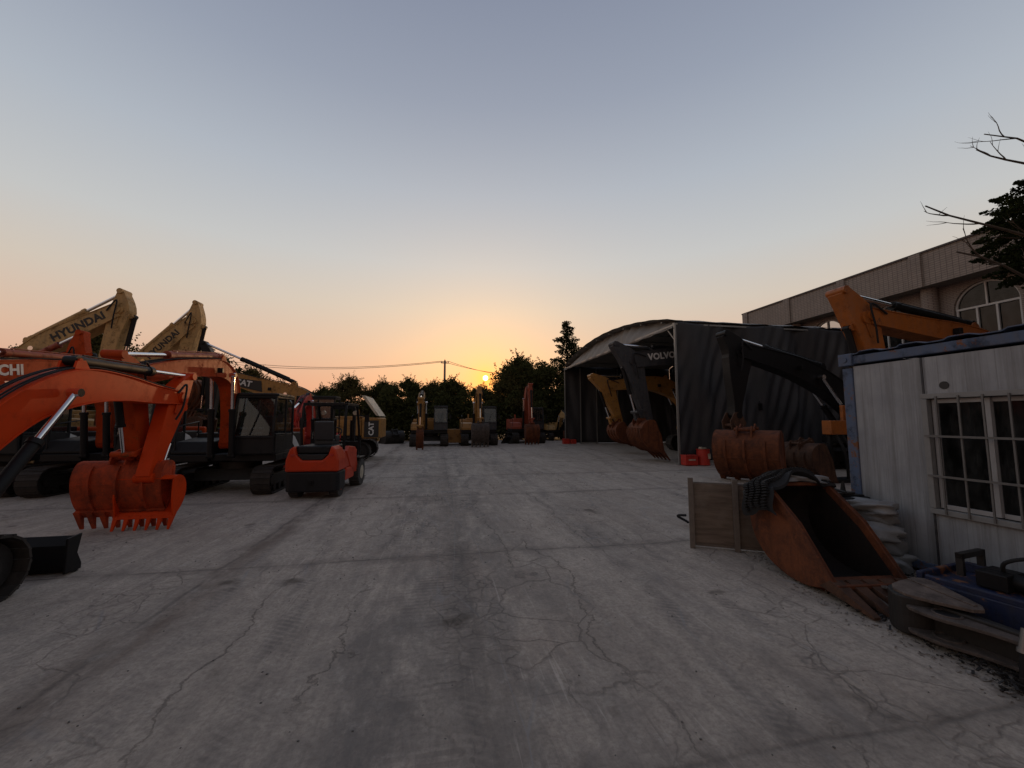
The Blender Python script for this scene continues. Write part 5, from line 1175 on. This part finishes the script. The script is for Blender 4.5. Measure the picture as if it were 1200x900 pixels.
struct(m.build('wood_splinters', WOOD2), 'stuff')

r_ = random.Random(61)
for k in range(9):
    x = r_.uniform(4.15, 4.6); y = r_.uniform(1.55, 2.3); a = r_.uniform(0, 6.28); L = r_.uniform(.12, .3); m = MB()
    if k % 3 == 0: m.tube([(x + .1 * math.cos(a + i * .5) * (1 + i * .1), y + .1 * math.sin(a + i * .5), .03 + .012 * i) for i in range(8)], .014, 6); nm, lb = 'hose_piece', 'curled black hose piece in the scrap heap at the lower right edge'
    elif k % 3 == 1: m.bar((x, y, .03), (x + L * math.cos(a), y + L * math.sin(a), .03 + r_.uniform(.02, .14)), .05, .02); nm, lb = 'steel_bar', 'bent steel bar in the scrap heap at the lower right edge'
    else: m.prism(rounded(x, y, L, L * .6, .03, 3), .02, .05, 'z'); m.cyl((x, y, .05), (x, y, .09), .03, 10); nm, lb = 'steel_plate', 'small rusty plate in the scrap heap at the lower right edge'
    tag(m.build(nm, M['rubber'] if k % 3 == 0 else M['rust_dark'], None, .003 if k % 3 else 0), lb, 'scrap', 'scrap pieces at the lower right edge')

# --- forklift
fk = thing('forklift', 'red and dark grey forklift seen from behind, parked beside the dark cab excavator', 'forklift', (-2.80, 11.55, 0), -.06); fk.scale = (1.04, 1.04, 1.05)
RO = M['redorange']
m = MB()
def sec(hw, y, z0, z1): return None
m.prism(rounded(0, -.98, 1.16, .62, .16, 5, (.3, .3, 1, 1)), .16, .60, 'z'); m.build('lower_counterweight', M['charcoal'], fk, .035)
m = MB(); m.prism([(-.58, .605), (.58, .605), (.575, .86), (.50, 1.10), (.40, 1.18), (.34, .98), (.22, .86), (-.22, .86), (-.34, .98), (-.40, 1.18), (-.50, 1.10), (-.575, .86)], -1.27, -.70, 'y'); m.build('counterweight', RO, fk, .04)
m = MB(); m.prism([(-.335, .99), (.335, .99), (.21, .868), (-.21, .868)][::-1], -1.25, -.7, 'y'); m.build('recess_fill', M['ink'], fk, .01)  # black block filling the notch, drawn as the counterweight's dark recess
m = MB(); m.prism(rounded(0, -.72, .80, .95, .1), 1.0, 1.17, 'z'); m.build('hood', M['charcoal'], fk, .03)
m = MB(); m.box((0, -.1, .80), (1.06, 1.25, .40)); m.prism([(-.7, .30), (-.42, .60), (.2, .60), (.2, .30)], -.55, .55); m.build('body', RO, fk, .035)
m = MB()
for s_ in (-1, 1): m.prism([(-.55, 1.0), (-.3, 1.12), (.3, 1.06), (.52, .62), (.5, .40), (.1, .42), (-.15, .62)], s_ * .50 - .05, s_ * .50 + .05)
m.build('side_cover', RO, fk, .02)
m = MB(); m.box((0, .42, .48), (1.0, .8, .08)); m.box((0, .86, .8), (1.0, .1, .75)); m.build('floor_plate', M['black'], fk, .01)
for x in (-.44, .44):
    w_ = MB(); w_.cyl((x - .10, -.88, .28), (x + .10, -.88, .28), .28, 28)
    for i in range(18): a = i * PI / 9; w_.box((x, -.88 + .285 * math.cos(a), .28 + .285 * math.sin(a)), (.2, .03, .03), Matrix.Rotation(a, 3, 'X'))
    o = w_.build('wheel', M['dustrub'], fk, .02); r2 = MB(); r2.cyl((x - .105, -.88, .28), (x + .105, -.88, .28), .14, 18); r2.build('rim', RO, o)
for x in (-.48, .48):
    w_ = MB(); w_.cyl((x - .13, .78, .35), (x + .13, .78, .35), .35, 30)
    for i in range(22): a = i * PI / 11; w_.box((x, .78 + .355 * math.cos(a), .35 + .355 * math.sin(a)), (.26, .035, .035), Matrix.Rotation(a, 3, 'X'))
    o = w_.build('wheel', M['dustrub'], fk, .025); r2 = MB(); r2.cyl((x - .135, .78, .35), (x + .135, .78, .35), .18, 18); r2.build('rim', M['cream'], o)
    f2 = MB(); f2.tube([(x, .38, .5), (x, .5, .7), (x, .78, .76), (x, 1.08, .68)], .05, 8); f2.box((x, .78, .745), (.27, .6, .03)); f2.build('mudguard', M['black'], fk)
m = MB()
for x in (-.5, .5):
    m.tube([(x * .96, -.55, 1.05), (x, -.62, 1.5), (x, -.52, 2.10), (x, -.3, 2.16)], .032, 8); m.tube([(x, .9, .9), (x, .78, 1.5), (x, .52, 2.12), (x, .3, 2.16)], .032, 8)
    m.bar((x, -.5, 2.15), (x, .55, 2.15), .06, .06)
for y in (-.5, .55): m.bar((-.5, y, 2.15), (.5, y, 2.15), .06, .06)
for i in range(7): m.bar((-.36 + i * .12, -.5, 2.165), (-.36 + i * .12, .55, 2.165), .018, .05)
m.build('overhead_guard', M['black'], fk, .006)
m = MB(); m.box((0, -.28, 1.22), (.46, .46, .12)); m.box((0, -.52, 1.50), (.44, .10, .46), Matrix.Rotation(.12, 3, 'X')); m.box((-.24, -.3, 1.32), (.05, .3, .14)); m.box((.24, -.3, 1.32), (.05, .3, .14)); m.build('seat', M['seat'], fk, .04)
m = MB(); m.tube([(.17 * math.cos(a), .32 + .17 * math.sin(a) * .75, 1.44 + .17 * math.sin(a) * .66) for a in [i * PI / 10 for i in range(21)]], .016, 7); m.cyl((0, .32, 1.44), (0, .52, .9), .022, 8); m.bar((-.16, .32, 1.44), (.16, .32, 1.44), .02); m.build('steering_wheel', M['black'], fk)
m = MB()
for x in (-.30, .30): m.box((x, 1.02, 1.12), (.07, .14, 2.05)); m.cyl((x * .72, 1.06, .2), (x * .72, 1.06, 1.75), .035, 10)
for z in (.3, 1.1, 2.1): m.box((0, 1.04, z), (.66, .06, .09))
m.tube([(-.1, 1.0, .4), (-.1, 1.0, 2.05)], .018, 6); m.tube([(.1, 1.0, .4), (.1, 1.0, 2.05)], .018, 6); m.build('mast', M['black'], fk, .005)
m = MB(); m.box((0, 1.16, .22), (.98, .04, .08)); m.box((0, 1.16, .62), (.98, .04, .08)); 
for i in range(8): m.box((-.45 + i * .1286, 1.16, .85), (.025, .03, .75))
m.box((0, 1.16, 1.22), (.98, .04, .05)); m.build('carriage', M['black'], fk)
for x in (-.32, .32):
    m = MB(); m.box((x, 1.2, .35), (.12, .045, .62)); m.prism([(1.19, .06), (2.25, .055), (2.3, .04), (1.19, .03)], x - .06, x + .06); m.build('fork', M['grimy'], fk)
for x in (-.42, .42):
    m = MB(); m.cyl((x, .62, 1.95), (x, .72, 1.95), .06, 14); m.build('headlight', M['cream'], fk)
m = MB(); m.tube([(.5, .6, 1.9), (.68, .72, 1.85)], .012, 6); m.box((.72, .72, 1.8), (.12, .02, .2)); m.build('mirror', M['black'], fk)
for x in (-.42, .42):
    m = MB(); m.box((x, -1.285, .98), (.08, .02, .05)); m.build('tail_lamp', M['red'], fk)
m = MB(); m.cyl((0, -1.28, .36), (0, -1.34, .36), .03, 10); m.box((0, -1.285, .36), (.12, .05, .1)); m.build('tow_pin', M['black'], fk)

# --- trees at the right
def branch(mb, p, d, L, r0, rr, depth, r):
    pts = [Vector(p)]; d = Vector(d).normalized(); n = 6
    for i in range(n): d = (d + rdir(r) * .16 + Vector((0, 0, .03))).normalized(); pts.append(pts[-1] + d * L / n)
    mb.tube(pts, r0, 6, [r0 * (1 - .75 * i / n) for i in range(n + 1)])
    if depth:
        for k in range(r.randint(2, 3)):
            j = r.randint(2, n - 1); nd = (d + rdir(r) * .55).normalized(); branch(mb, pts[j], nd, L * r.uniform(.35, .6), r0 * .45, rr, depth - 1, r)
bt = thing('bare_tree', 'bare tree leaning in from the right edge, leafless twigs over the building', 'tree', (13.6, 5.2, 0))
o_ = Vector((13.6, 5.2, 0)); r_ = random.Random(21); m = MB(); m.tube([(0, 0, -.1), (.1, .1, 2.5), (.0, .2, 5), (-.1, .3, 7.6)], .1, 10, [.2, .17, .12, .05]); m.build('trunk', BARK, bt)
for tgt, st, r0 in (((9.45, 6.0, 6.13), (13.6, 5.3, 5.2), .045), ((10.9, 6.0, 7.45), (13.5, 5.4, 6.4), .04), ((10.2, 6.0, 5.25), (13.6, 5.3, 4.0), .05), ((11.3, 6.0, 7.9), (13.5, 5.4, 6.9), .035), ((11.0, 5.6, 4.75), (13.5, 5.2, 3.6), .04)):
    a = Vector(st) - o_; b_ = Vector(tgt) - o_; m = MB(); pts = []; sag = r_.uniform(-.25, .1)
    for i in range(9):
        t_ = i / 8; pts.append(a.lerp(b_, t_) + Vector((0, 0, sag * math.sin(PI * t_))) + rdir(r_) * .05)
    m.tube(pts, r0, 7, [r0 * (1 - .72 * i / 8) for i in range(9)])
    for j in (4, 6, 7): branch(m, pts[j], (b_ - a).normalized() + rdir(r_) * .4, r_.uniform(.4, .8), r0 * .34, 0, 1, r_)
    m.build('limb', BARK, bt)
et = thing('evergreen_tree', 'dark evergreen tree with dense drooping foliage at the right edge above the roofline', 'tree', (14.0, 6.0, 0))
m = MB(); m.tube([(0, 0, -.1), (.05, 0, 3), (0, 0, 7.4)], .1, 10, [.2, .15, .05])
vs = []; fs = []; r_ = random.Random(44)
for i in range(520):
    z = r_.uniform(5.1, 7.7); k = (z - 5.1) / 2.6; rad = (.55 + .95 * math.sin(PI * min(1, k * .8 + .2))) * (1 if k < .8 else (1.2 - k) * 2.5); a = r_.uniform(0, 2 * PI)
    q_ = math.sqrt(r_.uniform(.05, 1)); c_ = Vector((rad * q_ * math.cos(a), rad * q_ * math.sin(a), z))
    d = Vector((math.cos(a), math.sin(a), r_.uniform(-.6, .3))).normalized()
    if i % 4 == 0: m.tube([(0, 0, z - .5), c_, c_ + d * .3], .02, 5, [.035, .015, .004])
    for q in range(120):
        t_ = r_.random(); add_leaf(vs, fs, c_ + d * t_ * .36 + rdir(r_) * .11 * (1.2 - t_), r_.uniform(.045, .085), r_)
m.build('trunk', BARK, et)
m = MB(); m.add(vs, fs); m.build('crown', LEAF[2], et)
